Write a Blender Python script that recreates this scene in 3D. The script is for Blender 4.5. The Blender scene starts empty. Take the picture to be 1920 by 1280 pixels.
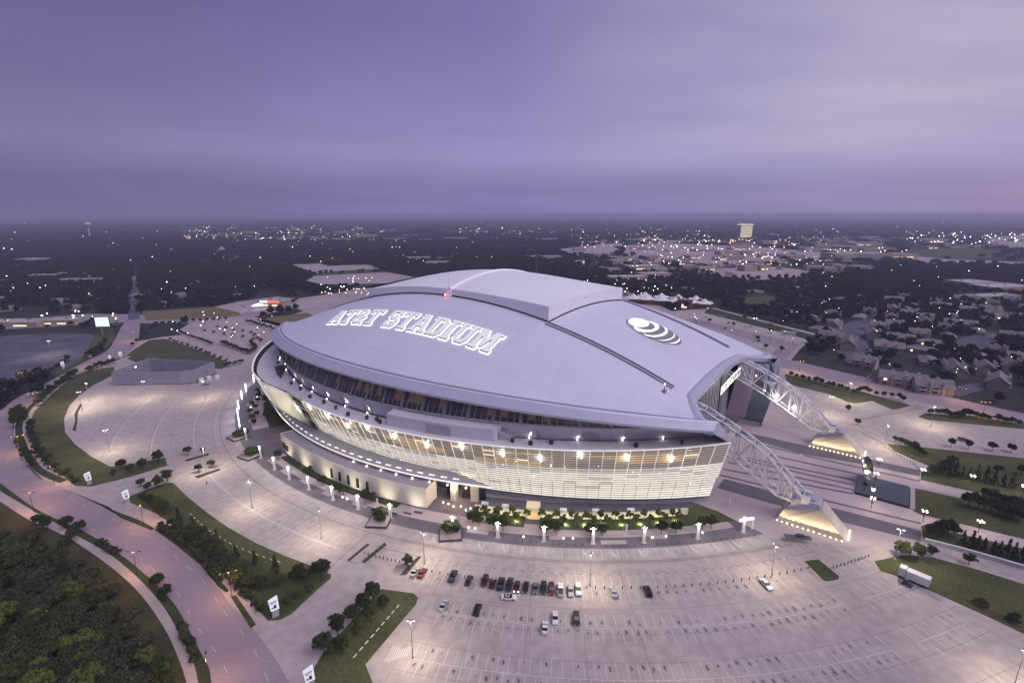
import bpy, bmesh, math, random
import numpy as np
from mathutils import Vector, Matrix
from mathutils.geometry import tessellate_polygon
R = math.radians
rnd = random.Random(7)
sc = bpy.context.scene
COL = sc.collection

# ------------------------------------------------------------------ camera, sky, sun, exposure
CAMH, FPX, HOR = 113.0, 950.0, 403.0           # metres, focal length in photo pixels, horizon row
PITCH = math.atan((640 - HOR) / FPX)
cam_d = bpy.data.cameras.new('camera'); cam = bpy.data.objects.new('camera', cam_d); COL.objects.link(cam)
cam.location = (0, 0, CAMH); cam.rotation_euler = (math.pi/2 - PITCH, 0, 0)
cam_d.sensor_width = 36; cam_d.lens = 36 * FPX / 1920; cam_d.clip_start = 1; cam_d.clip_end = 120000
sc.camera = cam
sc.view_settings.view_transform = 'Standard'; sc.view_settings.look = 'None'
sc.view_settings.exposure = 0.42; sc.view_settings.gamma = 1
sc.cycles.use_denoising = True
sc.cycles.max_bounces = 5; sc.cycles.diffuse_bounces = 2; sc.cycles.glossy_bounces = 2
sc.cycles.transparent_max_bounces = 8; sc.cycles.volume_bounces = 0
sc.cycles.sample_clamp_indirect = 3; sc.cycles.use_light_tree = True
sc.cycles.caustics_reflective = False; sc.cycles.caustics_refractive = False

w = bpy.data.worlds.new('World'); sc.world = w; w.use_nodes = True
nt = w.node_tree; N = nt.nodes; Lk = nt.links; N.clear()
def nd(t, **k):
    n = N.new(t)
    for a, b in k.items(): setattr(n, a, b)
    return n
out = nd('ShaderNodeOutputWorld'); bg = nd('ShaderNodeBackground'); Lk.new(bg.outputs[0], out.inputs[0])
sky = nd('ShaderNodeTexSky', sky_type='NISHITA', sun_disc=False)
sky.sun_elevation = R(3); sky.sun_rotation = R(62)
tc = nd('ShaderNodeTexCoord'); sep = nd('ShaderNodeSeparateXYZ'); Lk.new(tc.outputs['Generated'], sep.inputs[0])
def mth(op, a, b=None, clamp=False):
    m = nd('ShaderNodeMath', operation=op); m.use_clamp = clamp
    for i, v in enumerate((a, b)):
        if v is None: continue
        if isinstance(v, (int, float)): m.inputs[i].default_value = v
        else: Lk.new(v, m.inputs[i])
    return m.outputs[0]
zc = mth('ADD', mth('ABSOLUTE', sep.outputs[2]), 0.10)
cu = mth('DIVIDE', sep.outputs[0], zc); cv = mth('DIVIDE', sep.outputs[1], zc)
cb = nd('ShaderNodeCombineXYZ'); Lk.new(mth('MULTIPLY', cu, 0.42), cb.inputs[0]); Lk.new(mth('MULTIPLY', cv, 0.62), cb.inputs[1])
nz = nd('ShaderNodeTexNoise'); nz.inputs['Scale'].default_value = 0.95; nz.inputs['Detail'].default_value = 5; nz.inputs['Roughness'].default_value = 0.48; nz.inputs['Distortion'].default_value = 0.5
Lk.new(cb.outputs[0], nz.inputs['Vector'])
rp = nd('ShaderNodeValToRGB'); Lk.new(mth('ABSOLUTE', sep.outputs[2]), rp.inputs[0])
el = rp.color_ramp.elements; el[0].position = 0.0; el[0].color = (.207, .186, .388, 1); el[1].position = 1.0; el[1].color = (.152, .135, .296, 1)
for ps, cl_ in ((.045, (.186, .165, .345)), (.105, (.262, .238, .455)), (.20, (.208, .187, .392)), (.31, (.160, .142, .322))):
    q_ = el.new(ps); q_.color = (*cl_, 1)
mrn = nd('ShaderNodeMapRange'); Lk.new(nz.outputs[0], mrn.inputs[0]); mrn.inputs[1].default_value = .25; mrn.inputs[2].default_value = .75; mrn.inputs[3].default_value = .90; mrn.inputs[4].default_value = 1.09
# sunset glow low on the right
dot = nd('ShaderNodeVectorMath', operation='DOT_PRODUCT'); nrm = nd('ShaderNodeVectorMath', operation='NORMALIZE')
Lk.new(tc.outputs['Generated'], nrm.inputs[0]); Lk.new(nrm.outputs[0], dot.inputs[0])
dot.inputs[1].default_value = Vector((0.74, 0.62, 0.20)).normalized()
lr = nd('ShaderNodeMapRange'); lr.interpolation_type = 'SMOOTHSTEP'; Lk.new(dot.outputs['Value'], lr.inputs[0]); lr.inputs[1].default_value = -.05; lr.inputs[2].default_value = .70; lr.inputs[3].default_value = .72; lr.inputs[4].default_value = 1.03
vs = nd('ShaderNodeVectorMath', operation='SCALE'); Lk.new(rp.outputs[0], vs.inputs[0]); Lk.new(mth('MULTIPLY', mrn.outputs[0], lr.outputs[0]), vs.inputs['Scale'])
gl = nd('ShaderNodeMapRange'); gl.interpolation_type = 'SMOOTHSTEP'; Lk.new(dot.outputs['Value'], gl.inputs[0])
gl.inputs[1].default_value = 0.60; gl.inputs[2].default_value = 1.0
nz2 = nd('ShaderNodeTexNoise'); nz2.inputs['Scale'].default_value = 1.7; nz2.inputs['Detail'].default_value = 4
Lk.new(cb.outputs[0], nz2.inputs['Vector'])
lowb = nd('ShaderNodeMapRange'); lowb.interpolation_type = 'SMOOTHSTEP'; Lk.new(sep.outputs[2], lowb.inputs[0]); lowb.inputs[1].default_value = .055; lowb.inputs[2].default_value = .12; lowb.inputs[3].default_value = .25
glf = mth('MULTIPLY', mth('MULTIPLY', gl.outputs[0], lowb.outputs[0]), mth('MULTIPLY', nz2.outputs[0], 1.5), True)
mx = nd('ShaderNodeMix', data_type='RGBA'); Lk.new(glf, mx.inputs[0]); Lk.new(vs.outputs[0], mx.inputs[6]); mx.inputs[7].default_value = (0.41, 0.365, 0.52, 1)
# thin clear sky behind the cloud cover
mx2 = nd('ShaderNodeMix', data_type='RGBA'); mx2.blend_type = 'ADD'; mx2.inputs[0].default_value = 0.004
Lk.new(mx.outputs[2], mx2.inputs[6]); Lk.new(sky.outputs[0], mx2.inputs[7])
Lk.new(mx2.outputs[2], bg.inputs[0]); bg.inputs[1].default_value = 0.86

sd = bpy.data.lights.new('sun', 'SUN'); sun = bpy.data.objects.new('sun', sd); COL.objects.link(sun)
sd.energy = 1.5; sd.angle = R(60); sd.color = (1.0, 0.93, 0.98); sun.location = (300, -200, 600)
sun.rotation_euler = Vector((0.50, -0.38, 0.80)).to_track_quat('Z', 'Y').to_euler()

# ------------------------------------------------------------------ coordinates
cP, sP = math.cos(PITCH), math.sin(PITCH)
def px(x, y, z=0.0):
    "photo pixel -> world point on the horizontal plane z"
    a = (x - 960) / FPX; b = (640 - y) / FPX
    d = (a, cP + sP*b, -sP + cP*b); t = (z - CAMH) / d[2]
    return Vector((d[0]*t, d[1]*t, z))
AX = R(-37.5); UX, UY = math.cos(AX), math.sin(AX)
C0 = Vector((-10.179, 313.506, 0))               # centre of the stadium
def S(s, t, z=0.0): return Vector((C0.x + s*UX - t*UY, C0.y + s*UY + t*UX, z))
def invS(v): dx, dy = v[0]-C0.x, v[1]-C0.y; return dx*UX + dy*UY, -dx*UY + dy*UX
def PO(r, th, z=0.0): return S(r*math.cos(R(th)), 70 + r*math.sin(R(th)), z)
def pol(x, y):
    s, t = invS(px(x, y)); return math.hypot(s, t-70), math.degrees(math.atan2(t-70, s))
def rot_pol(th): return AX + R(th)               # heading that points away from the ring centre

# ------------------------------------------------------------------ materials
MATS = {}
def M(name, col, rough=0.8, var=0.15, scale=0.3, fine=4.0, bump=0.0, metal=0.0, spec=0.3, emit=0.0, ecol=None, rand=0.0, big=None, noe=False):
    if name in MATS: return MATS[name]
    m = bpy.data.materials.new(name); m.use_nodes = True; MATS[name] = m
    t = m.node_tree; p = t.nodes['Principled BSDF']
    p.inputs['Roughness'].default_value = rough; p.inputs['Metallic'].default_value = metal
    p.inputs['Specular IOR Level'].default_value = spec
    p.inputs['Base Color'].default_value = (*col, 1)
    if var > 0:
        g = t.nodes.new('ShaderNodeNewGeometry')
        n1 = t.nodes.new('ShaderNodeTexNoise'); n1.inputs['Scale'].default_value = scale; n1.inputs['Detail'].default_value = 4
        n2 = t.nodes.new('ShaderNodeTexNoise'); n2.inputs['Scale'].default_value = fine; n2.inputs['Detail'].default_value = 2
        t.links.new(g.outputs['Position'], n1.inputs['Vector']); t.links.new(g.outputs['Position'], n2.inputs['Vector'])
        ad = t.nodes.new('ShaderNodeMath'); ad.operation = 'ADD'; t.links.new(n1.outputs[0], ad.inputs[0]); t.links.new(n2.outputs[0], ad.inputs[1])
        last = ad.outputs[0]; mid = 1.0
        if rand > 0:
            oi = t.nodes.new('ShaderNodeObjectInfo'); mm = t.nodes.new('ShaderNodeMath'); mm.operation = 'MULTIPLY_ADD'
            t.links.new(oi.outputs['Random'], mm.inputs[0]); mm.inputs[1].default_value = rand; t.links.new(last, mm.inputs[2]); last = mm.outputs[0]; mid += rand/2
        mr = t.nodes.new('ShaderNodeMapRange'); t.links.new(last, mr.inputs[0])
        mr.inputs[1].default_value = mid-0.35-rand/2; mr.inputs[2].default_value = mid+0.35+rand/2
        mxx = t.nodes.new('ShaderNodeMix'); mxx.data_type = 'RGBA'; t.links.new(mr.outputs[0], mxx.inputs[0])
        mxx.inputs[6].default_value = (*[c*(1-var) for c in col], 1)
        b = big if big else [min(1, c*(1+var)) for c in col]
        mxx.inputs[7].default_value = (*b, 1)
        t.links.new(mxx.outputs[2], p.inputs['Base Color'])
        if bump > 0:
            bp = t.nodes.new('ShaderNodeBump'); bp.inputs['Strength'].default_value = bump; bp.inputs['Distance'].default_value = 0.3
            t.links.new(n2.outputs[0], bp.inputs['Height']); t.links.new(bp.outputs[0], p.inputs['Normal'])
    if emit > 0:
        p.inputs['Emission Color'].default_value = (*(ecol or col), 1); p.inputs['Emission Strength'].default_value = emit
        if noe: m.cycles.emission_sampling = 'NONE'
    return m
lot_m = M('lot_concrete', (0.390, 0.340, 0.340), 0.85, 0.22, 0.025, 0.30, 0.03)
road_m = M('road_concrete', (0.285, 0.238, 0.278), 0.85, 0.18, 0.05, 1.5, 0.05)
asph_m = M('old_asphalt', (0.105, 0.100, 0.135), 0.9, 0.5, 0.06, 0.5, 0.1)
walk_m = M('sidewalk_concrete', (0.39, 0.335, 0.335), 0.85, 0.12, 0.15, 2.0)
plaza_m = M('plaza_paver', (0.46, 0.38, 0.39), 0.8, 0.13, 0.08, 2.0)
dark_pav_m = M('dark_paver', (0.135, 0.12, 0.145), 0.8, 0.22, 0.15, 3.0)
grass_m = M('mown_grass', (0.058, 0.072, 0.027), 0.95, 0.40, 0.07, 0.9, 0.3, big=(0.105, 0.108, 0.046))
grass_d_m = M('bed_grass', (0.040, 0.056, 0.022), 0.95, 0.4, 0.12, 2.5, 0.3)
tan_m = M('dry_grass', (0.200, 0.150, 0.085), 0.95, 0.25, 0.02, 1.0, big=(0.16, 0.15, 0.07))
mulch_m = M('mulch', (0.060, 0.045, 0.036), 0.95, 0.3, 0.3, 3.0, 0.3)
soil_m = M('dark_ground', (0.024, 0.029, 0.024), 0.95, 0.45, 0.012, 0.25, big=(0.045, 0.046, 0.040))
brush_m = M('brush_ground', (0.052, 0.050, 0.026), 0.95, 0.5, 0.12, 1.6, 0.4, big=(0.085, 0.080, 0.036))
paint_m = M('white_paint', (0.62, 0.59, 0.58), 0.7, 0.15, 0.5, 3.0)
stain_m = M('oil_stain', (0.15, 0.13, 0.135), 0.7, 0.3, 0.6, 3.0)
joint_m = M('joint_dark', (0.17, 0.15, 0.15), 0.9, 0.1)
far_pave_m = M('far_paving', (0.38, 0.32, 0.34), 0.9, 0.22, 0.02, 0.2)
roof_m = M('roof_membrane', (0.665, 0.65, 0.775), 0.55, 0.06, 0.05, 0.9, 0.0, spec=0.35)
def seams(m, sx, sy, k):
    "membrane joints: faint darker lines on a grid in the thing's own axes"
    t = m.node_tree; p = t.nodes['Principled BSDF']; src = p.inputs['Base Color'].links[0].from_socket
    c = t.nodes.new('ShaderNodeTexCoord'); br = t.nodes.new('ShaderNodeTexBrick'); mp_ = t.nodes.new('ShaderNodeMapping'); mp_.inputs['Scale'].default_value = (1/sx, 1/sy, 0)
    t.links.new(c.outputs['Object'], mp_.inputs[0]); t.links.new(mp_.outputs[0], br.inputs['Vector'])
    br.inputs['Scale'].default_value = 1; br.inputs['Brick Width'].default_value = 1; br.inputs['Row Height'].default_value = 1; br.inputs['Mortar Size'].default_value = .02; br.inputs['Bias'].default_value = 0
    br.inputs['Color1'].default_value = (1, 1, 1, 1); br.inputs['Color2'].default_value = (.965, .965, .97, 1); br.inputs['Mortar'].default_value = (k, k, k, 1)
    x = t.nodes.new('ShaderNodeMix'); x.data_type = 'RGBA'; x.blend_type = 'MULTIPLY'; x.inputs[0].default_value = 1
    t.links.new(src, x.inputs[6]); t.links.new(br.outputs[0], x.inputs[7]); t.links.new(x.outputs[2], p.inputs['Base Color'])
seams(roof_m, 3.6, 14.0, .90)
panel_m = M('retractable_membrane', (0.86, 0.85, 0.92), 0.5, 0.025, 0.04, 0.6)
seams(panel_m, 5.5, 20.0, .95)
rim_m = M('eave_metal', (0.50, 0.51, 0.62), 0.4, 0.06, 0.2, 2.0, metal=0.25)
gutter_m = M('gutter_grey', (0.27, 0.27, 0.33), 0.6, 0.1)
black_m = M('dark_gap', (0.03, 0.03, 0.04), 0.7, 0)
terr_m = M('terrace_membrane', (0.64, 0.61, 0.66), 0.8, 0.16, 0.12, 1.2)
wall_m = M('grey_panel', (0.62, 0.60, 0.66), 0.6, 0.10, 0.10, 1.0)
wall_d_m = M('dark_grey_panel', (0.40, 0.39, 0.45), 0.6, 0.10)
bronze_m = M('bronze_glass', (0.085, 0.074, 0.068), 0.25, 0.5, 0.35, 1.2, spec=0.6, big=(0.125, 0.090, 0.055))
pilaster_m = M('clerestory_post', (0.21, 0.195, 0.195), 0.5, 0.2)
dwin_m = M('dark_window', (0.022, 0.026, 0.034), 0.12, 0, spec=0.7)
wfr_m = M('window_frame', (0.36, 0.36, 0.38), 0.5, 0.05)
steel_m = M('white_steel', (0.70, 0.69, 0.74), 0.45, 0.06, metal=0.15)
frost_m = M('frosted_glass_glow', (0.62, 0.62, 0.58), 0.35, 0.10, 0.25, 2.0, spec=0.5, emit=0.50, ecol=(1.0, 0.94, 0.80))  # uplight and interior light put into the panes' own emission
frost2_m = M('frosted_glass_glow_bright', (0.62, 0.62, 0.58), 0.35, 0.10, 0.25, 2.0, spec=0.5, emit=0.66, ecol=(1.0, 0.94, 0.80))  # stronger painted uplight glow for the bottom rows
frost0_m = M('frosted_glass_glow_dim', (0.50, 0.50, 0.50), 0.3, 0.15, 0.25, 2.0, spec=0.5, emit=0.30, ecol=(1.0, 0.94, 0.83))  # weaker painted glow, mostly for the highest frosted rows
clr_m = M('clear_glass', (0.30, 0.28, 0.30), 0.15, 0.2, 0.2, 1.0, spec=0.7, emit=0.14, ecol=(1.0, 0.80, 0.62))
warm_m = M('warm_window', (0.40, 0.30, 0.20), 0.2, 0.3, 0.3, 1.5, spec=0.6, emit=0.30, ecol=(1.0, 0.70, 0.42))
warm2_m = M('bright_warm_window', (0.50, 0.40, 0.28), 0.2, 0.3, 0.3, 1.5, spec=0.6, emit=0.65, ecol=(1.0, 0.80, 0.55))
louv_m = M('louvre_metal', (0.10, 0.098, 0.095), 0.45, 0.05, metal=0.3)
cream_m = M('cream_panel', (0.60, 0.57, 0.47), 0.32, 0.06, 0.05, 0.6, spec=0.5, metal=0.2)
pav_m = M('cream_stone', (0.62, 0.59, 0.53), 0.75, 0.06, 0.1, 1.0)
pavroof_m = M('pavilion_roof', (0.30, 0.27, 0.31), 0.9, 0.1, 0.1, 1.0)
teal_m = M('teal_glass', (0.13, 0.18, 0.22), 0.2, 0.25, 0.25, 1.5, spec=0.6)
mauve_m = M('mauve_panel', (0.44, 0.40, 0.46), 0.6, 0.08, 0.15, 1.0)
conc_m = M('pier_concrete', (0.45, 0.41, 0.37), 0.85, 0.10, 0.2, 1.5)
boxw_m = M('enclosure_concrete', (0.27, 0.27, 0.33), 0.85, 0.16, 0.15, 1.0)
pool_m = M('black_granite', (0.012, 0.018, 0.024), 0.08, 0.4, 0.5, 2.0, spec=0.6)
mirror_m = M('polished_steel', (0.78, 0.78, 0.80), 0.12, 0, metal=1.0)
tent_m = M('tent_fabric', (0.75, 0.74, 0.78), 0.7, 0.08, 0.1, 1.0)
brick_m = M('red_brick', (0.23, 0.125, 0.09), 0.85, 0.15, 0.3, 2.0)
lamp_w = M('lamp_white', (1, 1, 1), 0.5, 0, emit=6.5, ecol=(1.0, 0.93, 0.80), noe=True)
lamp_hot = M('lamp_floodlight', (1, 1, 1), 0.5, 0, emit=11.0, ecol=(1.0, 0.95, 0.84), noe=True)
lamp_o = M('lamp_sodium', (1, 0.7, 0.4), 0.5, 0, emit=14.0, ecol=(1.0, 0.50, 0.17), noe=True)
lamp_v = M('lamp_violet_white', (1, 1, 1), 0.5, 0, emit=3.2, ecol=(0.90, 0.86, 1.0), noe=True)
panel_lit = M('lit_panel', (0.9, 0.9, 0.9), 0.5, 0, emit=1.5, ecol=(1.0, 0.98, 0.94), noe=True)
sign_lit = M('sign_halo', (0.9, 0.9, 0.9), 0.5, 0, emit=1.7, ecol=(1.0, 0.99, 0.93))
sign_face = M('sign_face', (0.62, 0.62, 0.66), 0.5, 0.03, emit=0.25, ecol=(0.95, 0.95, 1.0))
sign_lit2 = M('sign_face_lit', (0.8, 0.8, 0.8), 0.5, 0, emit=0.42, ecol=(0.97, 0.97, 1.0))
sign_line = M('sign_outline', (0.10, 0.10, 0.09), 0.6, 0)
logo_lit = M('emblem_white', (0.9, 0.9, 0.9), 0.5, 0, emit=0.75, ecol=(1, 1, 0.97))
logo_grey = M('emblem_grey', (0.25, 0.25, 0.29), 0.5, 0)
white_m = M('white_enamel', (0.66, 0.66, 0.70), 0.4, 0.05, 0.5, 2.0)
dkmetal = M('dark_metal', (0.06, 0.06, 0.065), 0.5, 0.1)
galv = M('galvanised', (0.34, 0.34, 0.36), 0.45, 0.1, metal=0.5)
bark_m = M('bark', (0.055, 0.042, 0.034), 0.95, 0.25, 1.0, 6.0)
leaf_d = M('leaf_dark', (0.038, 0.060, 0.026), 0.75, 0.40, 0.35, 1.8, spec=0.15, rand=0.7, big=(0.066, 0.088, 0.032))
leaf_b = M('leaf_olive', (0.058, 0.060, 0.036), 0.75, 0.40, 0.30, 1.8, spec=0.15, rand=0.7, big=(0.098, 0.100, 0.054))
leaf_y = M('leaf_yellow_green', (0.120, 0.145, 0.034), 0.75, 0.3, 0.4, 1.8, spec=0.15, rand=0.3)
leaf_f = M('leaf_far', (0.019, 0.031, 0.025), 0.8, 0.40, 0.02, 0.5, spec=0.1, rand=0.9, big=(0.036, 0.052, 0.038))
hroof_m = M('shingle_roof', (0.21, 0.18, 0.20), 0.9, 0.2, 0.1, 1.2, rand=0.6)
hwall_m = M('siding', (0.30, 0.26, 0.23), 0.85, 0.15, 0.1, 1.0, rand=0.6)
flat_m = M('flat_roof', (0.42, 0.39, 0.42), 0.9, 0.2, 0.05, 0.5, rand=0.5)
store_m = M('store_wall', (0.36, 0.29, 0.24), 0.85, 0.15, 0.05, 0.5, rand=0.5)

# ------------------------------------------------------------------ builders
def link(o, parent=None):
    COL.objects.link(o)
    if parent is not None: o.parent = parent
    return o
def mesh(name, V, F, mats, smooth=False, mi=None):
    me = bpy.data.meshes.new(name); me.from_pydata([tuple(v) for v in V], [], F)
    for m in (mats if isinstance(mats, (list, tuple)) else [mats]): me.materials.append(m)
    if mi is not None: me.polygons.foreach_set('material_index', mi)
    if smooth: me.polygons.foreach_set('use_smooth', [True]*len(F))
    me.update(); return me
def obj(name, V, F, mat, parent=None, smooth=False): return link(bpy.data.objects.new(name, mesh(name, V, F, mat, smooth)), parent)
def put(name, me, parent=None, loc=(0,0,0), rz=0.0, scale=None, rot=None):
    o = bpy.data.objects.new(name, me); o.location = loc
    o.rotation_euler = rot if rot is not None else (0, 0, rz)
    if scale is not None: o.scale = scale
    return link(o, parent)
def empty(name, loc=(0,0,0), rz=0.0):
    o = bpy.data.objects.new(name, None); o.location = loc; o.rotation_euler = (0, 0, rz); o.empty_display_size = 0.5
    return link(o)
def tag(o, label, cat, group=None):
    o['label'] = label; o['category'] = cat
    if group: o['group'] = group
    return o
def structure(o): o['kind'] = 'structure'; return o
def stuff(o, label=None, cat=None):
    o['kind'] = 'stuff'
    if label: o['label'] = label; o['category'] = cat
    return o
class B:
    "collects simple solids into one mesh"
    def __init__(s): s.v = []; s.f = []
    def box(s, c, d, M4=None):
        n = len(s.v); x, y, z = d[0]/2, d[1]/2, d[2]/2
        for sx, sy, sz in ((-1,-1,-1),(1,-1,-1),(1,1,-1),(-1,1,-1),(-1,-1,1),(1,-1,1),(1,1,1),(-1,1,1)):
            p = Vector((c[0]+sx*x, c[1]+sy*y, c[2]+sz*z)); s.v.append(M4 @ p if M4 else p)
        s.f += [tuple(n+i for i in q) for q in ((0,3,2,1),(4,5,6,7),(0,1,5,4),(1,2,6,5),(2,3,7,6),(3,0,4,7))]; return s
    def hexa(s, P):
        n = len(s.v); s.v += [Vector(p) for p in P]
        s.f += [tuple(n+i for i in q) for q in ((0,3,2,1),(4,5,6,7),(0,1,5,4),(1,2,6,5),(2,3,7,6),(3,0,4,7))]; return s
    def tube(s, a, b, r0, r1=None, k=6, cap=True):
        a, b = Vector(a), Vector(b); r1 = r0 if r1 is None else r1; n = len(s.v)
        q = (b-a).to_track_quat('Z', 'Y')
        for p, r in ((a, r0), (b, r1)):
            for i in range(k): s.v.append(p + q @ Vector((r*math.cos(2*math.pi*i/k), r*math.sin(2*math.pi*i/k), 0)))
        s.f += [(n+i, n+(i+1)%k, n+k+(i+1)%k, n+k+i) for i in range(k)]
        if cap: s.f += [tuple(n+i for i in reversed(range(k))), tuple(n+k+i for i in range(k))]
        return s
    def prism(s, poly, z0, z1):
        n = len(s.v); k = len(poly)
        s.v += [Vector((p[0], p[1], z0)) for p in poly] + [Vector((p[0], p[1], z1)) for p in poly]
        s.f += [(n+i, n+(i+1)%k, n+k+(i+1)%k, n+k+i) for i in range(k)]
        tr = tessellate_polygon([[Vector((p[0], p[1], 0)) for p in poly]])
        for a, b, c in tr:
            if (poly[b][0]-poly[a][0])*(poly[c][1]-poly[a][1]) - (poly[b][1]-poly[a][1])*(poly[c][0]-poly[a][0]) < 0: b, c = c, b
            s.f.append((n+k+a, n+k+b, n+k+c))
        return s
    def ball(s, c, r, k=6, sq=1.0):
        n = len(s.v); rings = max(3, k//2+1)
        for i in range(rings+1):
            ph = math.pi*i/rings
            for j in range(k): s.v.append(Vector((c[0]+r*math.sin(ph)*math.cos(2*math.pi*j/k), c[1]+r*math.sin(ph)*math.sin(2*math.pi*j/k), c[2]+r*sq*math.cos(ph))))
        for i in range(rings):
            for j in range(k): s.f.append((n+i*k+j, n+(i+1)*k+j, n+(i+1)*k+(j+1)%k, n+i*k+(j+1)%k))
        return s
    def me(s, name, mat, smooth=False): return mesh(name, s.v, s.f, mat, smooth)
    def ob(s, name, mat, parent=None, smooth=False): return link(bpy.data.objects.new(name, s.me(name, mat, smooth)), parent)
def ccw(p):
    a = sum(p[i][0]*p[(i+1)%len(p)][1]-p[(i+1)%len(p)][0]*p[i][1] for i in range(len(p)))
    return list(p) if a > 0 else list(reversed(p))
def smooth_line(P, n=6):
    P = [Vector((p[0], p[1], 0)) for p in P]; o = []
    for i in range(len(P)-1):
        p0, p1, p2, p3 = P[max(i-1, 0)], P[i], P[i+1], P[min(i+2, len(P)-1)]
        for k in range(n):
            t = k/n; o.append(0.5*((2*p1)+(p2-p0)*t+(2*p0-5*p1+4*p2-p3)*t*t+(3*p1-p0-3*p2+p3)*t*t*t))
    return o+[P[-1]]
def offset_line(P, d):
    o = []
    for i in range(len(P)):
        a, b = P[max(i-1, 0)], P[min(i+1, len(P)-1)]; t = (b-a).normalized(); o.append(P[i]+Vector((-t.y, t.x, 0))*d)
    return o
ALLPOLY = []                                      # ground outlines that keep the woods out
def sheet(name, poly, z, mat, z0=None, keep=True):
    poly = ccw(poly); b = B().prism(poly, (z-0.006) if z0 is None else z0, z); o = structure(b.ob(name, mat))
    if keep: ALLPOLY.append(np.array([(p[0], p[1]) for p in poly]))
    return o
def P_(l): return [px(*q) for q in l]
def ring_poly(r0, r1, a0, a1, n=40):
    A = [a0+(a1-a0)*i/n for i in range(n+1)]
    return [PO(r0, a) for a in A]+[PO(r1, a) for a in reversed(A)]
def light(name, kind, loc, power, col, parent=None, size=0.3, spot=None, direction=(0,0,-1), blend=0.6):
    d = bpy.data.lights.new(name, kind); d.energy = power; d.color = col
    if kind in ('POINT', 'SPOT'): d.shadow_soft_size = size
    if kind == 'SPOT': d.spot_size = R(spot); d.spot_blend = blend
    o = bpy.data.objects.new(name, d); o.location = loc
    o.rotation_euler = (-Vector(direction)).to_track_quat('Z', 'Y').to_euler()
    return link(o, parent)
def inside(P, poly):
    x, y = P[:, 0], P[:, 1]; r_ = np.zeros(len(P), bool); j = len(poly)-1
    for i in range(len(poly)):
        xi, yi, xj, yj = poly[i][0], poly[i][1], poly[j][0], poly[j][1]
        with np.errstate(divide='ignore', invalid='ignore'): r_ ^= ((yi > y) != (yj > y)) & (x < (xj-xi)*(y-yi)/(yj-yi)+xi)
        j = i
    return r_

# ------------------------------------------------------------------ ground, roads, lots, lawns
g = 60000
structure(obj('ground', [(-g, -3000, -0.03), (g, -3000, -0.03), (g, g, -0.03), (-g, g, -0.03)], [(0, 1, 2, 3)], soil_m))
sheet('stadium_lot', P_([(125,917),(82,900),(45,865),(24,815),(27,790),(50,760),(110,715),(170,690),(235,665),(257,640),(300,632),(420,618),(520,600),(600,572),(680,548),(780,520),(960,512),(1180,548),(1260,583),(1340,577),(1440,603),(1530,625),(1500,655),(1470,690),(1600,722),(1735,755),(1930,797),(2150,850),(2300,1010),(2250,1400),(2100,1600),(720,1600),(560,1310),(520,1240),(475,1177),(430,1130),(375,1060),(325,1020),(287,992),(225,967),(205,950)]), 0.0, lot_m)
outer = smooth_line(P_([(470,1500),(420,1350),(397,1280),(392,1252),(375,1220),(357,1185),(327,1132),(282,1085),(227,1040),(160,997),(100,970),(57,947),(0,905),(-55,865),(-75,835),(-60,803),(0,770),(30,747),(100,711),(155,680),(200,657),(214,638),(228,612),(238,598)]))
inner = smooth_line(P_([(640,1500),(575,1340),(545,1285),(520,1240),(475,1177),(430,1130),(410,1105),(375,1060),(325,1020),(287,992),(225,967),(180,943),(125,917),(82,900),(62,885),(45,865),(32,840),(24,815),(27,790),(50,760),(82,735),(110,715),(170,690),(235,665),(257,640),(262,618),(262,598)]))
sheet('curved_road', outer+inner[::-1], 0.006, road_m)
sheet('cross_street', P_([(170,588),(420,592),(600,560),(600,567),(420,606),(270,606),(232,604),(-80,622),(-80,607)]), 0.010, road_m)
sheet('straight_street', P_([(240,600),(262,598),(262,560),(259,525),(261,500),(262,470),(259,470),(254,500),(248,525),(243,560)]), 0.014, asph_m)
sheet('right_road', smooth_line(P_([(1440,668),(1470,672),(1600,702),(1740,735),(1930,777),(2250,840)]))+smooth_line(P_([(1440,680),(1470,690),(1600,722),(1735,755),(1930,794),(2250,865)]))[::-1], 0.012, road_m)
sheet('right_avenue', P_([(1280,600),(1300,597),(1500,645),(1475,672),(1440,668),(1460,652)]), 0.010, road_m)
sheet('side_drive', P_([(1735,735),(1800,742),(1900,715),(1880,705),(1790,725)]), 0.016, asph_m)
# lane marks on the curved road
b = B()
mid = [(outer[min(len(outer)-1, int(i*len(outer)/len(inner)))]+inner[i])/2 for i in range(len(inner))]
for off in (-3.6, 3.6):
    ln = offset_line(mid, off); acc = 0
    for i in range(len(ln)-1):
        d = (ln[i+1]-ln[i]).length; acc += d
        if acc > 9:
            acc = 0; t = (ln[i+1]-ln[i]).normalized(); nrm_ = Vector((-t.y, t.x, 0))*0.06
            a, c = ln[i], ln[i]+t*3
            n = len(b.v); b.v += [Vector((q.x, q.y, 0.018)) for q in (a-nrm_, c-nrm_, c+nrm_, a+nrm_)]; b.f.append((n, n+1, n+2, n+3))
structure(b.ob('lane_marks', paint_m))
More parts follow.
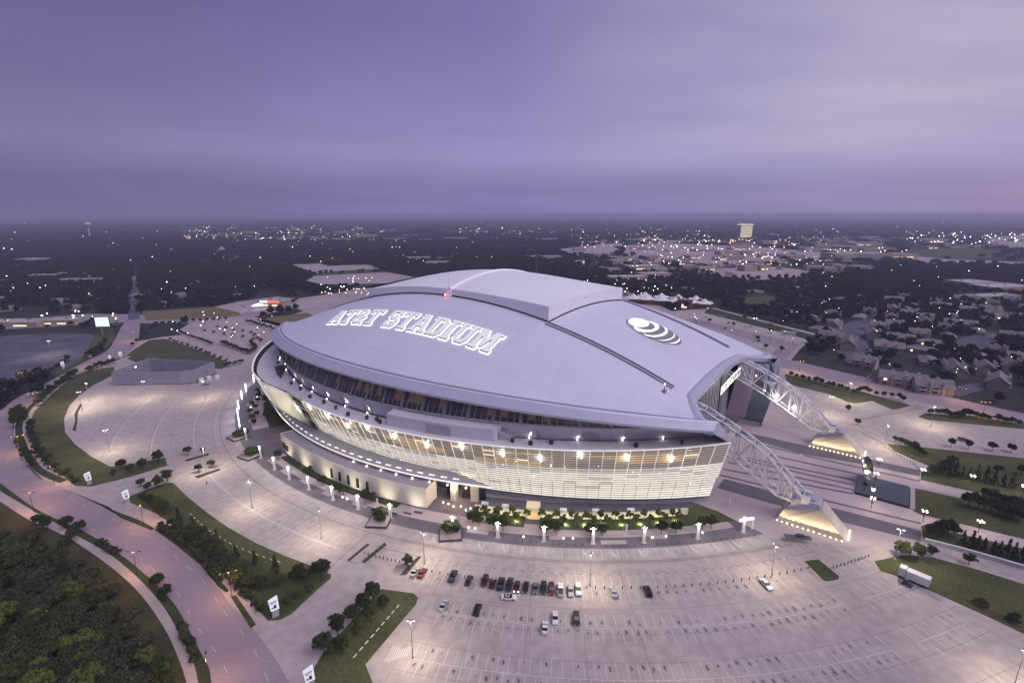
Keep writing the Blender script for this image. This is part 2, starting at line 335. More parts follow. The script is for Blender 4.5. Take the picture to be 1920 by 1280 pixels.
# outer sidewalk, verge and brush land
sw_o = smooth_line(P_([(400,1500),(362,1340),(350,1280),(332,1227),(305,1172),(260,1110),(207,1062),(140,1015),(95,992),(50,972),(0,940),(-80,890)]))
sw_i = smooth_line(P_([(430,1500),(386,1340),(372,1280),(360,1235),(325,1167),(295,1122),(250,1075),(200,1035),(155,1010),(107,982),(70,962),(0,920),(-70,875)]))
sheet('outer_verge', sw_i+outer[:len(outer)*13//23][::-1], 0.10, grass_d_m, 0)
sheet('outer_sidewalk', sw_o+sw_i[::-1], 0.12, walk_m, 0)
sheet('brush_land', sw_o+P_([(-80,890),(-400,900),(-700,1100),(-500,1600),(380,1600)]), 0.10, brush_m, 0)
ALLPOLY_BRUSH = ALLPOLY[-1]
# inner verges
def strip(name, base, d0, d1, z, mat): return sheet(name, offset_line(base, d0)+offset_line(base, d1)[::-1], z, mat, 0)
upper_in = smooth_line(P_([(112,905),(82,893),(62,880),(48,862),(36,838),(29,815),(31,792),(53,762),(84,737),(112,717),(170,692),(232,668)]))
strip('inner_verge', upper_in, 0.0, -3.0, 0.10, grass_d_m)
strip('inner_sidewalk', upper_in, -3.0, -6.5, 0.12, walk_m)
sheet('west_lawn', P_([(175,722),(150,740),(130,760),(120,785),(122,810),(140,832),(170,855),(207,875),(225,873),(310,858),(314,872),(250,892),(170,912),(140,910),(110,885),(75,857),(57,820),(55,795),(65,770),(100,737),(130,712),(160,697),(195,690),(215,688),(212,703)]), 0.13, grass_m, 0)
sheet('wedge_lawn', P_([(325,905),(350,930),(387,960),(425,987),(480,1018),(530,1040),(587,1062),(621,1077),(620,1083),(587,1112),(547,1150),(525,1161),(502,1163),(480,1135),(455,1098),(425,1057),(385,1017),(350,992),(317,975),(285,958),(245,942),(237,932),(265,922),(310,905)]), 0.13, grass_m, 0)
sheet('wedge_bed', P_([(300,968),(330,985),(365,1008),(400,1035),(440,1085),(478,1138),(500,1158),(522,1157),(545,1145),(583,1109),(612,1082),(560,1080),(500,1068),(440,1040),(395,1003),(340,960),(318,940),(300,930),(262,930)]), 0.16, grass_d_m, 0.1)
for k, q in enumerate(([(210,955),(225,961),(262,975),(290,990),(285,994),(225,970)], [(290,992),(312,984),(352,1010),(398,1050),(420,1085),(410,1100),(375,1058),(325,1018)], [(392,1072),(402,1078),(430,1107),(424,1110),(408,1098)], [(432,1117),(443,1116),(480,1170),(470,1177)])):
    sheet('road_verge', P_(q), 0.10+.01*k, grass_d_m if k != 1 else mulch_m, 0)
sheet('island_lawn', P_([(715,1104),(775,1112),(784,1120),(780,1132),(685,1245),(700,1282),(740,1360),(550,1360),(575,1280),(585,1258),(605,1225),(640,1185),(690,1130)]), 0.13, grass_m, 0)
sheet('east_lawn', P_([(1640,1052),(1672,1045),(1700,1040),(1750,1045),(1840,1070),(1930,1098),(2200,1170),(2200,1300),(1930,1192),(1840,1150),(1752,1110),(1690,1082),(1652,1070)]), 0.13, grass_m, 0)
sheet('grass_island', P_([(1509,1052),(1520,1050),(1535,1049),(1573,1080),(1572,1085),(1552,1089),(1545,1088)]), 0.13, grass_d_m, 0)
sheet('garden_lawn', P_([(1715,915),(1805,935),(1930,964),(2150,1020),(2150,1070),(1930,1012),(1762,972),(1727,964),(1713,958)]), 0.13, grass_m, 0)
sheet('hedge_lawn', P_([(1727,985),(1800,1001),(1930,1031),(2150,1090),(2150,1130),(1930,1068),(1732,1013)]), 0.13, grass_d_m, 0)
sheet('upper_lawn', P_([(1663,832),(1735,839),(1930,860),(2150,890),(2150,995),(1930,945),(1820,920),(1727,899),(1727,886),(1742,873),(1710,860),(1677,845)]), 0.13, grass_m, 0)
sheet('road_bank', P_([(1475,719),(1560,740),(1590,754),(1605,756),(1635,751),(1672,767),(1720,765),(1732,767),(1690,755),(1600,730),(1565,722),(1502,706),(1472,701)]), 0.13, grass_m, 0)
sheet('road_bank', P_([(1722,781),(1740,787),(1930,805),(2150,850),(2150,838),(1930,797),(1830,779),(1735,775)]), 0.13, grass_m, 0)
sheet('garden_walk', P_([(1690,893),(1726,901),(1820,923),(1930,949),(2150,1002),(2150,1016),(1930,961),(1810,933),(1700,906)]), 0.020, plaza_m)
sheet('garden_walk', P_([(1727,966),(1762,974),(1930,1014),(2150,1074),(2150,1090),(1930,1029),(1800,999),(1727,983)]), 0.020, plaza_m)
# plaza
plz = [S(*q) for q in ((128,-52),(150,-52),(176,-58),(200,-46),(217,-26),(218,40),(200,46),(160,46),(128,52))]
sheet('plaza_paving', plz, 0.012, plaza_m)
sheet('plaza_band', P_([(1358,897),(1445,920),(1555,950),(1727,994),(1727,1015),(1575,977),(1445,943),(1344,914)]), 0.024, dark_pav_m)
sheet('plaza_band', P_([(1380,806),(1396,810),(1520,837),(1725,881),(1725,893),(1607,868),(1505,851),(1396,820),(1378,817)]), 0.024, dark_pav_m)
for a, c in (((1430,834),(1500,851)),((1507,853),(1726,902)),((1445,853),(1610,889)),((1400,858),(1603,900)),((1364,855),(1601,909)),((1364,866),(1600,918)),((1356,879),(1598,925)),((1350,890),(1727,981))):
    p, q = px(*a), px(*c); t = (q-p).normalized(); nn = Vector((-t.y, t.x, 0))*0.75
    sheet('plaza_stripe', [p-nn, q-nn, q+nn, p+nn], 0.024, dark_pav_m)
ring = ring_poly(186, 214.6, -135, -36.5, 90)
sheet('ring_plaza', ring, 0.010, dark_pav_m)
sheet('ring_walk', ring_poly(202, 208.5, -98, -38.5, 60), 0.016, plaza_m)
sheet('ring_walk', ring_poly(199, 207, -134, -109, 30), 0.016, plaza_m)
sheet('east_entry_lawn', [PO(r, a) for r, a in ((191.5,-40),(197,-42.5)) ]+[PO(203.5, -42.5), PO(204.5, -40), PO(205, -37.6), PO(198, -38.3)], 0.13, grass_m, 0)
sheet('planting_bed', ring_poly(197.5, 204.2, -66, -60.4, 16), 0.14, grass_d_m, 0)
sheet('planting_bed', ring_poly(197.5, 204.2, -58.8, -42.4, 30), 0.14, grass_d_m, 0)
sheet('planting_bed', ring_poly(201.5, 205.0, -97, -75, 30), 0.14, grass_d_m, 0)
sheet('planting_bed', ring_poly(190, 199, -128, -108.5, 20), 0.14, grass_d_m, 0)
# light pads on the ring plaza
pads = [(209.5,-96.5,6,2.4),(206.5,-97.5,5,2),(209.8,-92.6,6,2.2),(206,-93,4,2),(209,-88.5,5,2),(210,-84,4.5,2.2),(207.5,-84.5,4,1.6),(209.5,-79,7,2),(208,-76,6,2),(210.2,-64.9,8,2.2),(206.5,-61.5,6,2),(209.3,-57,5,2.2),(211.5,-51.5,9,2.2),(207.7,-51.5,9,2.2),(206,-48.8,7,2),(209.2,-46.9,6,2.4),(206.5,-44.5,10,2),(207,-40,7,2.5),(207,-113,4,2.5),(205,-117,4,2.5),(208.5,-121,4,2.5),(204,-124,4,2.2),(207,-127.5,4,2.2)]
for r, a, l, wd in pads:
    b = B().box((0,0,0.13), (wd, l, 0.22)); o = b.ob('paving_pad', walk_m); o.location = PO(r, a); o.rotation_euler.z = rot_pol(a); structure(o)
# joints on the lot
b = B()
def arc(bb, r, wd, a0, a1, z, n=None):
    n = n or max(4, int(abs(a1-a0)*2)); k = len(bb.v)
    for i in range(n+1):
        a = a0+(a1-a0)*i/n; bb.v += [PO(r-wd/2, a, z), PO(r+wd/2, a, z)]
    bb.f += [(k+2*i, k+2*i+1, k+2*i+3, k+2*i+2) for i in range(n)]
for r, a0, a1 in ((214.8,-132,-36),(222.3,-131,-35),(228.0,-74,-34),(221.5,-74,-36)): arc(b, r, 0.28, a0, a1, 0.006)
def radial(bb, a, r0, r1, wd, z):
    p, q = PO(r0, a, z), PO(r1, a, z); t = (q-p).normalized(); nn = Vector((-t.y, t.x, 0))*wd/2; k = len(bb.v)
    bb.v += [p-nn, q-nn, q+nn, p+nn]; bb.f.append((k, k+1, k+2, k+3))
for a, r0, r1 in ((-40.3,215,236),(-34.6,215,233),(-74.9,222,250),(-101,222,252)): radial(b, a, r0, r1, 0.25, 0.006)
for k in range(8): arc(b, 243+9.2*k, .10, -66, -30, .005)
for k in range(11): radial(b, -66+3.55*k, 222.5, 300, .10, .005)
for k in range(7): arc(b, 226+9.2*k, .10, -131, -102, .005)
for k in range(9): radial(b, -131+3.6*k, 222.5, 275, .10, .005)
structure(b.ob('pavement_joints', joint_m))
# parking stalls
b = B(); st = B(); stops = []
def rowlines(r0, r1, a0, a1, wd=0.13, step=2.74, stains=0.0, rc=None):
    n = int(abs(a1-a0)*math.pi/180*(r0+r1)/2/step)
    for i in range(n+1):
        a = a0+(a1-a0)*i/n; radial(b, a, r0, r1, wd, 0.008)
        if i < n and rnd.random() < stains:
            am = a+(a1-a0)/n*(0.5+rnd.uniform(-.1,.1)); rr = (r0+r1)/2+rnd.uniform(-.7,.7) if rc is None else rc+rnd.uniform(-.4,.4)
            c = PO(rr, am, 0.0); k = len(st.v); m = 9; sz = rnd.uniform(.3,.8); ra = rot_pol(am)
            for j in range(m):
                q = 2*math.pi*j/m; rad = sz*rnd.uniform(.45,1.1); v = Vector((rad*1.5*math.cos(q), rad*.75*math.sin(q), 0)); v.rotate(Matrix.Rotation(ra, 3, 'Z')); st.v.append(c+v+Vector((0,0,0.007)))
            st.f.append(tuple(range(k, k+m)))
    return n
rowlines(215.3, 220.3, -97.5, -75.5); rowlines(215.3, 220.3, -69.5, -38.5)
for a in (-68.8,-66.6,-64.3,-62,-60.2,-54.6,-52,-49.4,-46.9,-44.4,-42.2,-40.1):   # hatched aisles
    for k in range(6): radial(b, a+0.06*k+0.05, 215.8+k*.5, 217.8+k*.5, 0.14, 0.009)
    radial(b, a, 215.3, 220.3, .16, .009); radial(b, a+.55, 215.3, 220.3, .16, .009)
rowlines(228.2, 233.6, -69.2, -36.2); rowlines(235.2, 240.0, -69.2, -36.2, stains=.75, rc=236.6)
rowlines(234.8, 240.0, -34.2, -30.6)
for a0, a1, sn in ((-64.8,-37.0,.8),(-35.2,-30.8,.15)):
    rowlines(244.9, 250.0, a0, a1, stains=sn*.8, rc=248.2); rowlines(250.2, 255.3, a0-.1, a1, stains=sn, rc=251.6); arc(b, 250.1, .14, a0, a1, .0085)
for a0, a1, sn in ((-65.2,-37.4,.6),(-35.4,-31.0,.1)):
    rowlines(261.3, 266.4, a0, a1, stains=sn, rc=263); rowlines(266.6, 271.7, a0-.1, a1, stains=sn, rc=268.6); arc(b, 266.5, .14, a0, a1, .0085)
rowlines(277.7, 282.8, -63, -31); rowlines(283, 288, -63, -31); arc(b, 282.9, .14, -63, -31, .0085)
for k in range(9): radial(b, -65.6-.13*k, 262.5+.5*k if k < 5 else 264, 266.2+.4*k if k < 6 else 269, .22, .009)
rowlines(226.2, 233.6, -98.8, -75.9); rowlines(234.4, 239.8, -98.0, -75.6); arc(b, 233.8, .22, -99, -75.8, .0085); arc(b, 234.3, .16, -99, -75.8, .0085)
for rc, a0, a1 in ((234.6,-128.5,-106.5),(252.6,-130,-108),(270,-131,-110.5)):
    rowlines(rc-5, rc-.2, a0, a1, .10); rowlines(rc+.2, rc+5, a0, a1, .10); arc(b, rc, .28, a0, a1, .0085)
rowlines(215.3, 220.0, -131, -108.5)
arc(b, 224.5, .12, -129, -106, .0085)
structure(b.ob('parking_lines', paint_m)); structure(st.ob('oil_stains', stain_m))
b = B()                                            # faint stall lines on the asphalt lot
for k in range(5):
    p0, p1 = px(-60, 640+16*k), px(140-6*k, 632+13*k); d_ = p1-p0; n_ = int(d_.length/3); t_ = d_.normalized(); u_ = Vector((-t_.y, t_.x, 0))
    for i in range(n_):
        c_ = p0+t_*3*i; q_ = len(b.v); b.v += [Vector((v.x, v.y, .038)) for v in (c_-u_*5-t_*.09, c_-u_*5+t_*.09, c_+u_*5+t_*.09, c_+u_*5-t_*.09)]; b.f.append((q_, q_+1, q_+2, q_+3))
structure(b.ob('asphalt_lot_lines', M('worn_paint', (.26, .25, .30), .9, .3, .2, 1.0)))
# distant paved and open ground
for nm, q, m in (
    ('asphalt_lot', [(-90,650),(0,630),(60,626),(165,625),(176,630),(166,652),(150,676),(120,690),(60,712),(0,735),(-90,770)], asph_m),
    ('lot_verge', [(168,626),(190,622),(222,600),(212,640),(196,655),(155,678),(105,707),(95,700),(150,676),(166,652),(176,630)], grass_m),
    ('corner_lawn', [(280,637),(310,635),(370,655),(432,680),(415,692),(375,688),(372,679),(285,671),(255,679),(233,670),(248,657)], grass_m),
    ('garden_lot', [(330,622),(365,600),(470,592),(540,610),(520,625),(500,650),(472,668),(400,655)], far_pave_m),
    ('dry_field', [(265,583),(400,575),(446,585),(452,591),(400,595),(275,601)], tan_m),
    ('gravel_lot', [(402,575),(440,567),(456,574),(468,584),(452,590),(446,585)], far_pave_m),
    ('dry_field', [(480,600),(512,594),(575,586),(590,591),(560,604),(535,616),(505,606)], tan_m),
    ('market_lot', [(540,562),(640,548),(700,535),(760,525),(700,560),(640,580),(590,588),(560,580)], far_pave_m),
    ('far_lot', [(525,496),(602,494),(615,498),(695,496),(712,504),(640,507),(587,515),(578,515),(555,505)], far_pave_m),
    ('lot_verge', [(578,515),(640,507),(712,504),(730,509),(590,516)], grass_m),
    ('lot_verge', [(574,526),(605,533),(725,531),(776,519),(800,521),(740,538),(620,543),(560,532)], grass_d_m),
    ('far_lot', [(590,517),(725,510),(776,519),(725,531),(605,533),(574,526)], far_pave_m),
    ('far_lot', [(440,566),(520,556),(560,560),(540,572),(470,584)], far_pave_m),
    ('retail_lot', [(1290,506),(1440,499),(1530,508),(1500,520),(1420,525),(1360,521)], far_pave_m),
    ('retail_lot', [(1150,462),(1300,452),(1440,456),(1560,470),(1640,480),(1600,490),(1480,487),(1400,497),(1290,500),(1230,490),(1180,478)], far_pave_m),
    ('retail_lot', [(1040,468),(1160,455),(1175,466),(1120,480),(1060,478)], far_pave_m),
    ('highway', [(1200,449),(1440,457),(1640,474),(1780,486),(1930,492),(1930,499),(1760,494),(1630,481),(1440,464),(1200,453)], far_pave_m),
    ('green_field', [(1690,470),(1740,465),(1830,465),(1880,472),(1860,482),(1800,487),(1720,480)], grass_m),
    ('open_field', [(1480,455),(1640,458),(1690,468),(1640,472),(1560,466)], tan_m),
    ('stadium_east_lot', [(1860,445),(1930,440),(1930,470),(1880,468),(1840,458)], far_pave_m),
    ('church_green', [(1385,560),(1440,552),(1470,566),(1430,580),(1390,572)], grass_m),
    ('school_green', [(1530,502),(1590,510),(1575,520),(1540,515)], grass_m),
    ('apartment_court', [(1560,620),(1600,600),(1640,596),(1625,640),(1640,680),(1600,690),(1570,660)], asph_m),
    ('apartment_court', [(1780,640),(1860,620),(1900,632),(1840,660),(1790,665)], asph_m),
    ('rear_drive', [(1330,577),(1540,632),(1530,640),(1320,586)], grass_d_m)):
    sheet(nm, P_(q), 0.03, m)

# ------------------------------------------------------------------ the stadium (local axes: x along, y across, z up)
ST = tag(empty('stadium', C0, AX), 'huge domed white-roofed stadium with curved glass sides and outside arches', 'stadium')
def za(s): return 69 - (335 - math.sqrt(335*335 - s*s))
def ze(s): return 43 - 8*(s/152)**2
def te(s): return math.sqrt(236*236 - s*s) - 120
def roofz(s, t):
    t = abs(t)
    if t <= 40: return za(s) + 2.9*(1-(t/40)**2)
    q = min(1, (t-40)/(te(s)-5.5-40)); zc_ = ze(s)+2.9
    return za(s) - (za(s)-zc_)*(0.55*q+0.45*q*q)
NA = 72
def grid(fn, na, nb, flip=False):
    V = [fn(i/na, j/nb) for i in range(na+1) for j in range(nb+1)]; F = []
    for i in range(na):
        for j in range(nb):
            q = (i*(nb+1)+j, (i+1)*(nb+1)+j, (i+1)*(nb+1)+j+1, i*(nb+1)+j+1); F.append(q[::-1] if flip else q)
    return V, F
def gobj(name, fn, na, nb, mat, parent, flip=False, smooth=True): V, F = grid(fn, na, nb, flip); return obj(name, V, F, mat, parent, smooth)
# main roof, three bands welded in one sheet, running from eave crease to eave crease
def roof_pt(u, v, dz=0.0):
    a = 2*u-1; x = 2*v-1                         # x: -1..1 across
    if abs(x) < 0.36: q = 0; t = x/0.36*40; s = a*136
    else:
        q = (abs(x)-0.36)/0.64; s = a*(136+16*q); t = math.copysign(40+q*(te(s)-5.5-40), x)
    return (s, t, roofz(s, t)+dz)
roof = gobj('roof', roof_pt, NA, 50, roof_m, ST)
for sg in (-1, 1):
    fl = sg > 0
    def rim(u, v):
        s = (2*u-1)*152.5; prof = ((5.7, 2.75), (5.2, 3.05), (4.7, 2.7), (0.0, 0.9), (0.0, 0.0), (9.0, -0.6))
        i = round(v*5); return (s, sg*(te(s)-prof[i][0]), ze(s)+prof[i][1])
    gobj('eave_rim', rim, NA, 5, rim_m, ST, fl, False)
    def gut(u, v):
        s = (2*u-1)*151.5; o = (7.1, 6.2)[round(v)]; t = te(s)-o; return (s, sg*t, roofz(s, t)+0.10)
    gobj('gutter_line', gut, NA, 1, gutter_m, ST, fl, False)
    # end fascias (both ends)
for es in (-1, 1):
    V = []; path = []
    for i in range(61):
        x = 2*i/60-1
        if abs(x) < 0.5: t = x/0.5*40; s = 136
        else: q = (abs(x)-.5)/.5; s = 136+16*q; t = math.copysign(40+q*(te(s)-40), x)
        z = roofz(s, min(abs(t), te(s)-5.5)) if abs(t) < te(s)-5.5 else ze(s)+2.9*(te(s)-abs(t))/5.5
        path.append((s, t, z, min(1, (1-abs(x))/.2)))
    prof = ((-3.2, 0.25), (0.6, 0.45), (3.4, -0.7), (3.4, -2.6), (-2.5, -3.2))
    V = [(es*(s+d*(.15+.85*k_ if d > 0 else 1)), t, z+h*(.35+.65*k_)) for s, t, z, k_ in path for d, h in prof]; k = len(prof)
    F = [(i*k+j, (i+1)*k+j, (i+1)*k+j+1, i*k+j+1) for i in range(60) for j in range(k-1)]
    obj('end_fascia', V, F if es > 0 else [f[::-1] for f in F], rim_m, ST)
    V = [(es*(s+d), t, z+h) for s, t, z, _ in path[16:45] for d, h in ((-6.5, 0.3), (-5.6, 0.9), (-4.8, 0.3))]
    obj('end_ridge', V, [(i*3+j, (i+1)*3+j, (i+1)*3+j+1, i*3+j+1) for i in range(28) for j in range(2)], gutter_m, ST)
# retractable roof panels
def ptop(s, t):
    q = (s/66)**2 if s > 0 else (s/73)**2
    return 73 - (2.9 if s > 0 else 6.4)*q + (6.6-4.8*q)*(1-(t/40.5)**2)
for sg in (-1, 1):
    V = []; F = []; na, nb = 22, 20
    for i in range(na+1):
        for j in range(nb+1):
            s = sg*(0.6+(65.6 if sg > 0 else 72.4)*i/na); t = -40.5+81*j/nb; V.append((s, t, ptop(s, t)))
    for i in range(na):
        for j in range(nb): F.append((i*(nb+1)+j, (i+1)*(nb+1)+j, (i+1)*(nb+1)+j+1, i*(nb+1)+j+1)[::sg])
    p = obj('retractable_panel', V, F, panel_m, ST, True)
    V = []; EL = 65.6 if sg > 0 else 72.4; edge = [(0.6+EL*i/na, -40.5) for i in range(na+1)]+[(.6+EL, -40.5+81*j/nb) for j in range(nb+1)]+[(.6+EL-EL*i/na, 40.5) for i in range(na+1)]
    for s, t in edge:
        V += [(sg*s, t, ptop(sg*s, t)), (sg*s, t, roofz(s, t)+0.6)]
    n = len(edge); obj('panel_fascia', V, [(2*i, 2*i+2, 2*i+3, 2*i+1)[::-sg] for i in range(n-1)], panel_m, p)
    V = [(sg*(s+.15), t*1.004, roofz(s, t)+d) for s, t in edge for d in (0.7, -0.3)]
    obj('panel_gap', V, [(2*i, 2*i+2, 2*i+3, 2*i+1)[::-sg] for i in range(n-1)], black_m, p)
V = []
for j in range(25):
    t = -40.6+81.2*j/24; V += [(-1.7, t, ptop(0, t)-0.3), (-1.2, t, ptop(0, t)+0.8), (1.2, t, ptop(0, t)+0.8), (1.7, t, ptop(0, t)-0.3)]
obj('panel_seam', V, [(4*i+k, 4*i+k+1, 4*i+5+k, 4*i+4+k) for i in range(24) for k in range(3)], M('seam_white', (.93, .92, .95), .5, 0), ST)
for sy in (-1, 1): B().box((0, sy*40.9, 71.2), (3.0, .8, 5.4)).ob('seam_end', MATS['seam_white'], ST)
b = B().tube((0, -41, za(0)-.3), (0, -41, za(0)+13), .10, .05); b.ob('antenna_mast', galv, ST)
b = B().tube((2, 41, za(0)), (2, 41, za(0)+17), .14, .08); b.ob('antenna_mast', galv, ST)
for sy in (-1, 1):
    for sx in (-1, 1):
        for k, o in enumerate((-1.2, 0.0, 1.2)):
            V = []
            for i in range(25):
                s = sx*(66+64*i/24); t = sy*(42+o)
                z = roofz(s, t); hw = .20 if k != 1 else .6; h = .7 if k != 1 else .3
                V += [(s, t-hw, z-.2), (s, t-hw, z+h), (s, t+hw, z+h), (s, t+hw, z-.2)]
            obj('roof_rail', V, [(4*i+j, 4*i+j+1, 4*i+5+j, 4*i+4+j) for i in range(24) for j in range(3)], gutter_m if k != 1 else rim_m, ST)
b = B().box((129, -49, roofz(129, -49)+.6), (1.4, 1.4, 1.2)); b.box((129, -49, roofz(129, -49)+2), (.3, .3, 2.5)); b.ob('roof_beacon_box', galv, ST)
B().ball((129, -49, roofz(129, -49)+3.5), .35).ob('beacon', lamp_w, ST)
B().ball((-1, -43, za(0)+.9), .45).ob('beacon', M('beacon_red', (1, .3, .2), .5, 0, emit=9, ecol=(1, .25, .15), noe=True), ST)

# ---- curved side: leaning glass facade
def ext(s0):
    return float(np.interp(-s0, (36, 62, 80), (0, 6.2, 9.0)))
def FP(s0, z, o=0.0):
    o += ext(s0)
    w_ = (z-3)/24; sb = s0*150.5/155.5
    tb = 94-math.sqrt(207**2-sb*sb); tt = 71.5-math.sqrt(195**2-s0*s0)
    s = sb+(s0-sb)*w_; t = tb+(tt-tb)*w_; d = Vector((s0/195, -math.sqrt(max(0, 1-(s0/195)**2)), 0))
    return Vector((s, t, z))+d*o
ZR = [3+24*i/22 for i in range(23)]
NC = 78
cols = [-155.5+i*(311/NC) for i in range(NC+1)]
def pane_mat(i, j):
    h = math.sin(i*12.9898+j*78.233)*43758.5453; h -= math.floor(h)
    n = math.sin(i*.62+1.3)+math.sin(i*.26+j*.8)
    if j < 4: return frost2_m  # lowest rows glow most, imitating light from below
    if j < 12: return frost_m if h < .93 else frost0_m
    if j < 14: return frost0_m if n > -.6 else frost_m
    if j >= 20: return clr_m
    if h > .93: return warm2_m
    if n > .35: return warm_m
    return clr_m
def skip(sm): return -64.5 < sm < -18.5
rest = {}; npane = 0; own = []
order = sorted([(abs((cols[i]+cols[i+1])/2-95), i, j) for i in range(NC) for j in range(22) if not skip((cols[i]+cols[i+1])/2)])
indiv = {(i, j) for _, i, j in order[:300]}
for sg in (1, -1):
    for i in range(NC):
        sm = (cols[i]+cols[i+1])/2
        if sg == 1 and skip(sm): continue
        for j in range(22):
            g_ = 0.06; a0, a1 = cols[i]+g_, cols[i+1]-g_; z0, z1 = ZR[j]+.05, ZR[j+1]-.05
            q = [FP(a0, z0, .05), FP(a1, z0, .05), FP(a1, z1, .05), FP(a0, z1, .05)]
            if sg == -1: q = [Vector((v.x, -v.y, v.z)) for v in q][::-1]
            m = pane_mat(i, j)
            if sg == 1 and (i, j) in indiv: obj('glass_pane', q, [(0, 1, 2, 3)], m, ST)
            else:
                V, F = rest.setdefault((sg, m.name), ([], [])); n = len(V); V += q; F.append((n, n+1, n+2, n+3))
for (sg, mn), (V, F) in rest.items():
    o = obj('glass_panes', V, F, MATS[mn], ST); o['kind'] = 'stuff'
for sg in (1, -1):
    for j in range(23):
        segs = [(-155.5, -64.5), (-18.5, 155.5)] if sg == 1 else [(-155.5, 155.5)]
        bb = B()
        for s0, s1 in segs:
            n = max(6, int((s1-s0)/4)); k = len(bb.v)
            dep = .24 if j < 22 else .55; hh = .085 if j < 22 else .25
            for i in range(n+1):
                s = s0+(s1-s0)*i/n
                for z, o in ((ZR[j]-hh, -.1), (ZR[j]-hh, dep), (ZR[j]+hh, dep), (ZR[j]+hh, -.1)):
                    p = FP(s, z, o); bb.v.append(Vector((p.x, sg*p.y, p.z)))
            bb.f += [(k+4*i+c, k+4*i+(c+1)%4, k+4*i+4+(c+1)%4, k+4*i+4+c) for i in range(n) for c in range(4)]
        bb.ob('louvre' if j < 22 else 'facade_coping', louv_m if j < 22 else M('coping_glow', (.72,.72,.76), .5, .03, emit=.25, ecol=(1,.95,.85)), ST)  # white coping given a faint glow of its own, no lamp in it
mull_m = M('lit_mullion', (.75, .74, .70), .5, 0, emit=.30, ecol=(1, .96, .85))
for i in range(0, NC+1):
    s = cols[i]
    if -64 < s < -19: continue
    bb = B(); zlo = 11.5 if i % 4 else 10
    P8 = [FP(s-.06, zlo, 0), FP(s+.06, zlo, 0), FP(s+.06, zlo, .42), FP(s-.06, zlo, .42), FP(s-.06, 26.9, 0), FP(s+.06, 26.9, 0), FP(s+.06, 26.9, .42), FP(s-.06, 26.9, .42)]
    bb.hexa(P8).ob('mullion', mull_m, ST)
# inner wall behind the glass so that nothing shows through the joints
gobj('facade_backing', lambda u, v: tuple(FP(-155+310*u, 3+24*v, -.35)), 60, 2, louv_m, ST)
gobj('facade_backing', lambda u, v: (lambda p: (p.x, -p.y, p.z))(FP(-155+310*u, 3+24*v, -.35)), 60, 2, louv_m, ST, True)
# cream entrance bay on the near side
cr = [FP(-64.5, 26.9, .7), FP(-37, 26.9, .9), FP(-28, 8, 2.2), FP(-61, 8, .9)]
def crp(u, v):
    return tuple((cr[0]*(1-u)+cr[1]*u)*v+(cr[3]*(1-u)+cr[2]*u)*(1-v)+Vector((0, -.55*math.sin(math.pi*u)*math.sin(math.pi*v), 0)))
gobj('cream_cladding', crp, 10, 6, cream_m, ST)
bb = B(); bb.hexa([cr[2], cr[2]+Vector((2.2, .5, 0)), cr[2]+Vector((2.2, 4.5, 0)), cr[2]+Vector((0, 4, 0)), cr[1], cr[1]+Vector((2.2, .5, 0)), cr[1]+Vector((2.2, 4.5, 0)), cr[1]+Vector((0, 4, 0))]); bb.ob('cladding_return', cream_m, ST)
gobj('recess_wall', lambda u, v: tuple(FP(-37+11*v*0+18.5*u, 3+24*v, -.2)), 4, 1, M('recess_cream', (.46,.43,.36), .7, .06), ST)
for k in range(6):
    z = 8+3.1*k; s0 = -27.5-9.5*(z-8)/19+2.4
    bb = B().hexa([FP(s0, z, -.3), FP(-18.6, z, -.3), FP(-18.6, z, .9), FP(s0, z, .9), FP(s0, z+1.2, -.3), FP(-18.6, z+1.2, -.3), FP(-18.6, z+1.2, .9), FP(s0, z+1.2, .9)])
    bb.ob('recess_ledge', (cream_m, dkmetal)[k % 2], ST)
bb = B().hexa([FP(-18.9, 3, 0), FP(-18.4, 3, 0), FP(-18.4, 3, 1), FP(-18.9, 3, 1), FP(-18.9, 27.2, 0), FP(-18.4, 27.2, 0), FP(-18.4, 27.2, 1), FP(-18.9, 27.2, 1)]); bb.ob('bay_edge_post', cream_m, ST)
light('bay_fill_spot', 'SPOT', (-42, -129, 9.3), 6500, (1, .94, .76), ST, .5, 120, (0, .6, .6))  # added spot pair without a fixture, brightens the cream cladding
light('bay_fill_spot', 'SPOT', (-55, -128, 9.3), 5500, (1, .94, .76), ST, .5, 120, (0, .6, .6))
# plinth under the glass
for sg in (1, -1):
    gobj('plinth', lambda u, v: (lambda p: (p.x, sg*(p.y+1.6), p.z))(FP(-155+310*u, 3, 0)+Vector((0, 0, -3.2*v+.2))), 60, 1, wall_d_m, ST, sg > 0, False)
    gobj('facade_soffit', lambda u, v: (lambda p: (p.x, sg*(p.y+2.2*v), p.z))(FP(-155+310*u, 3, 0)), 60, 1, louv_m, ST, sg > 0, False)
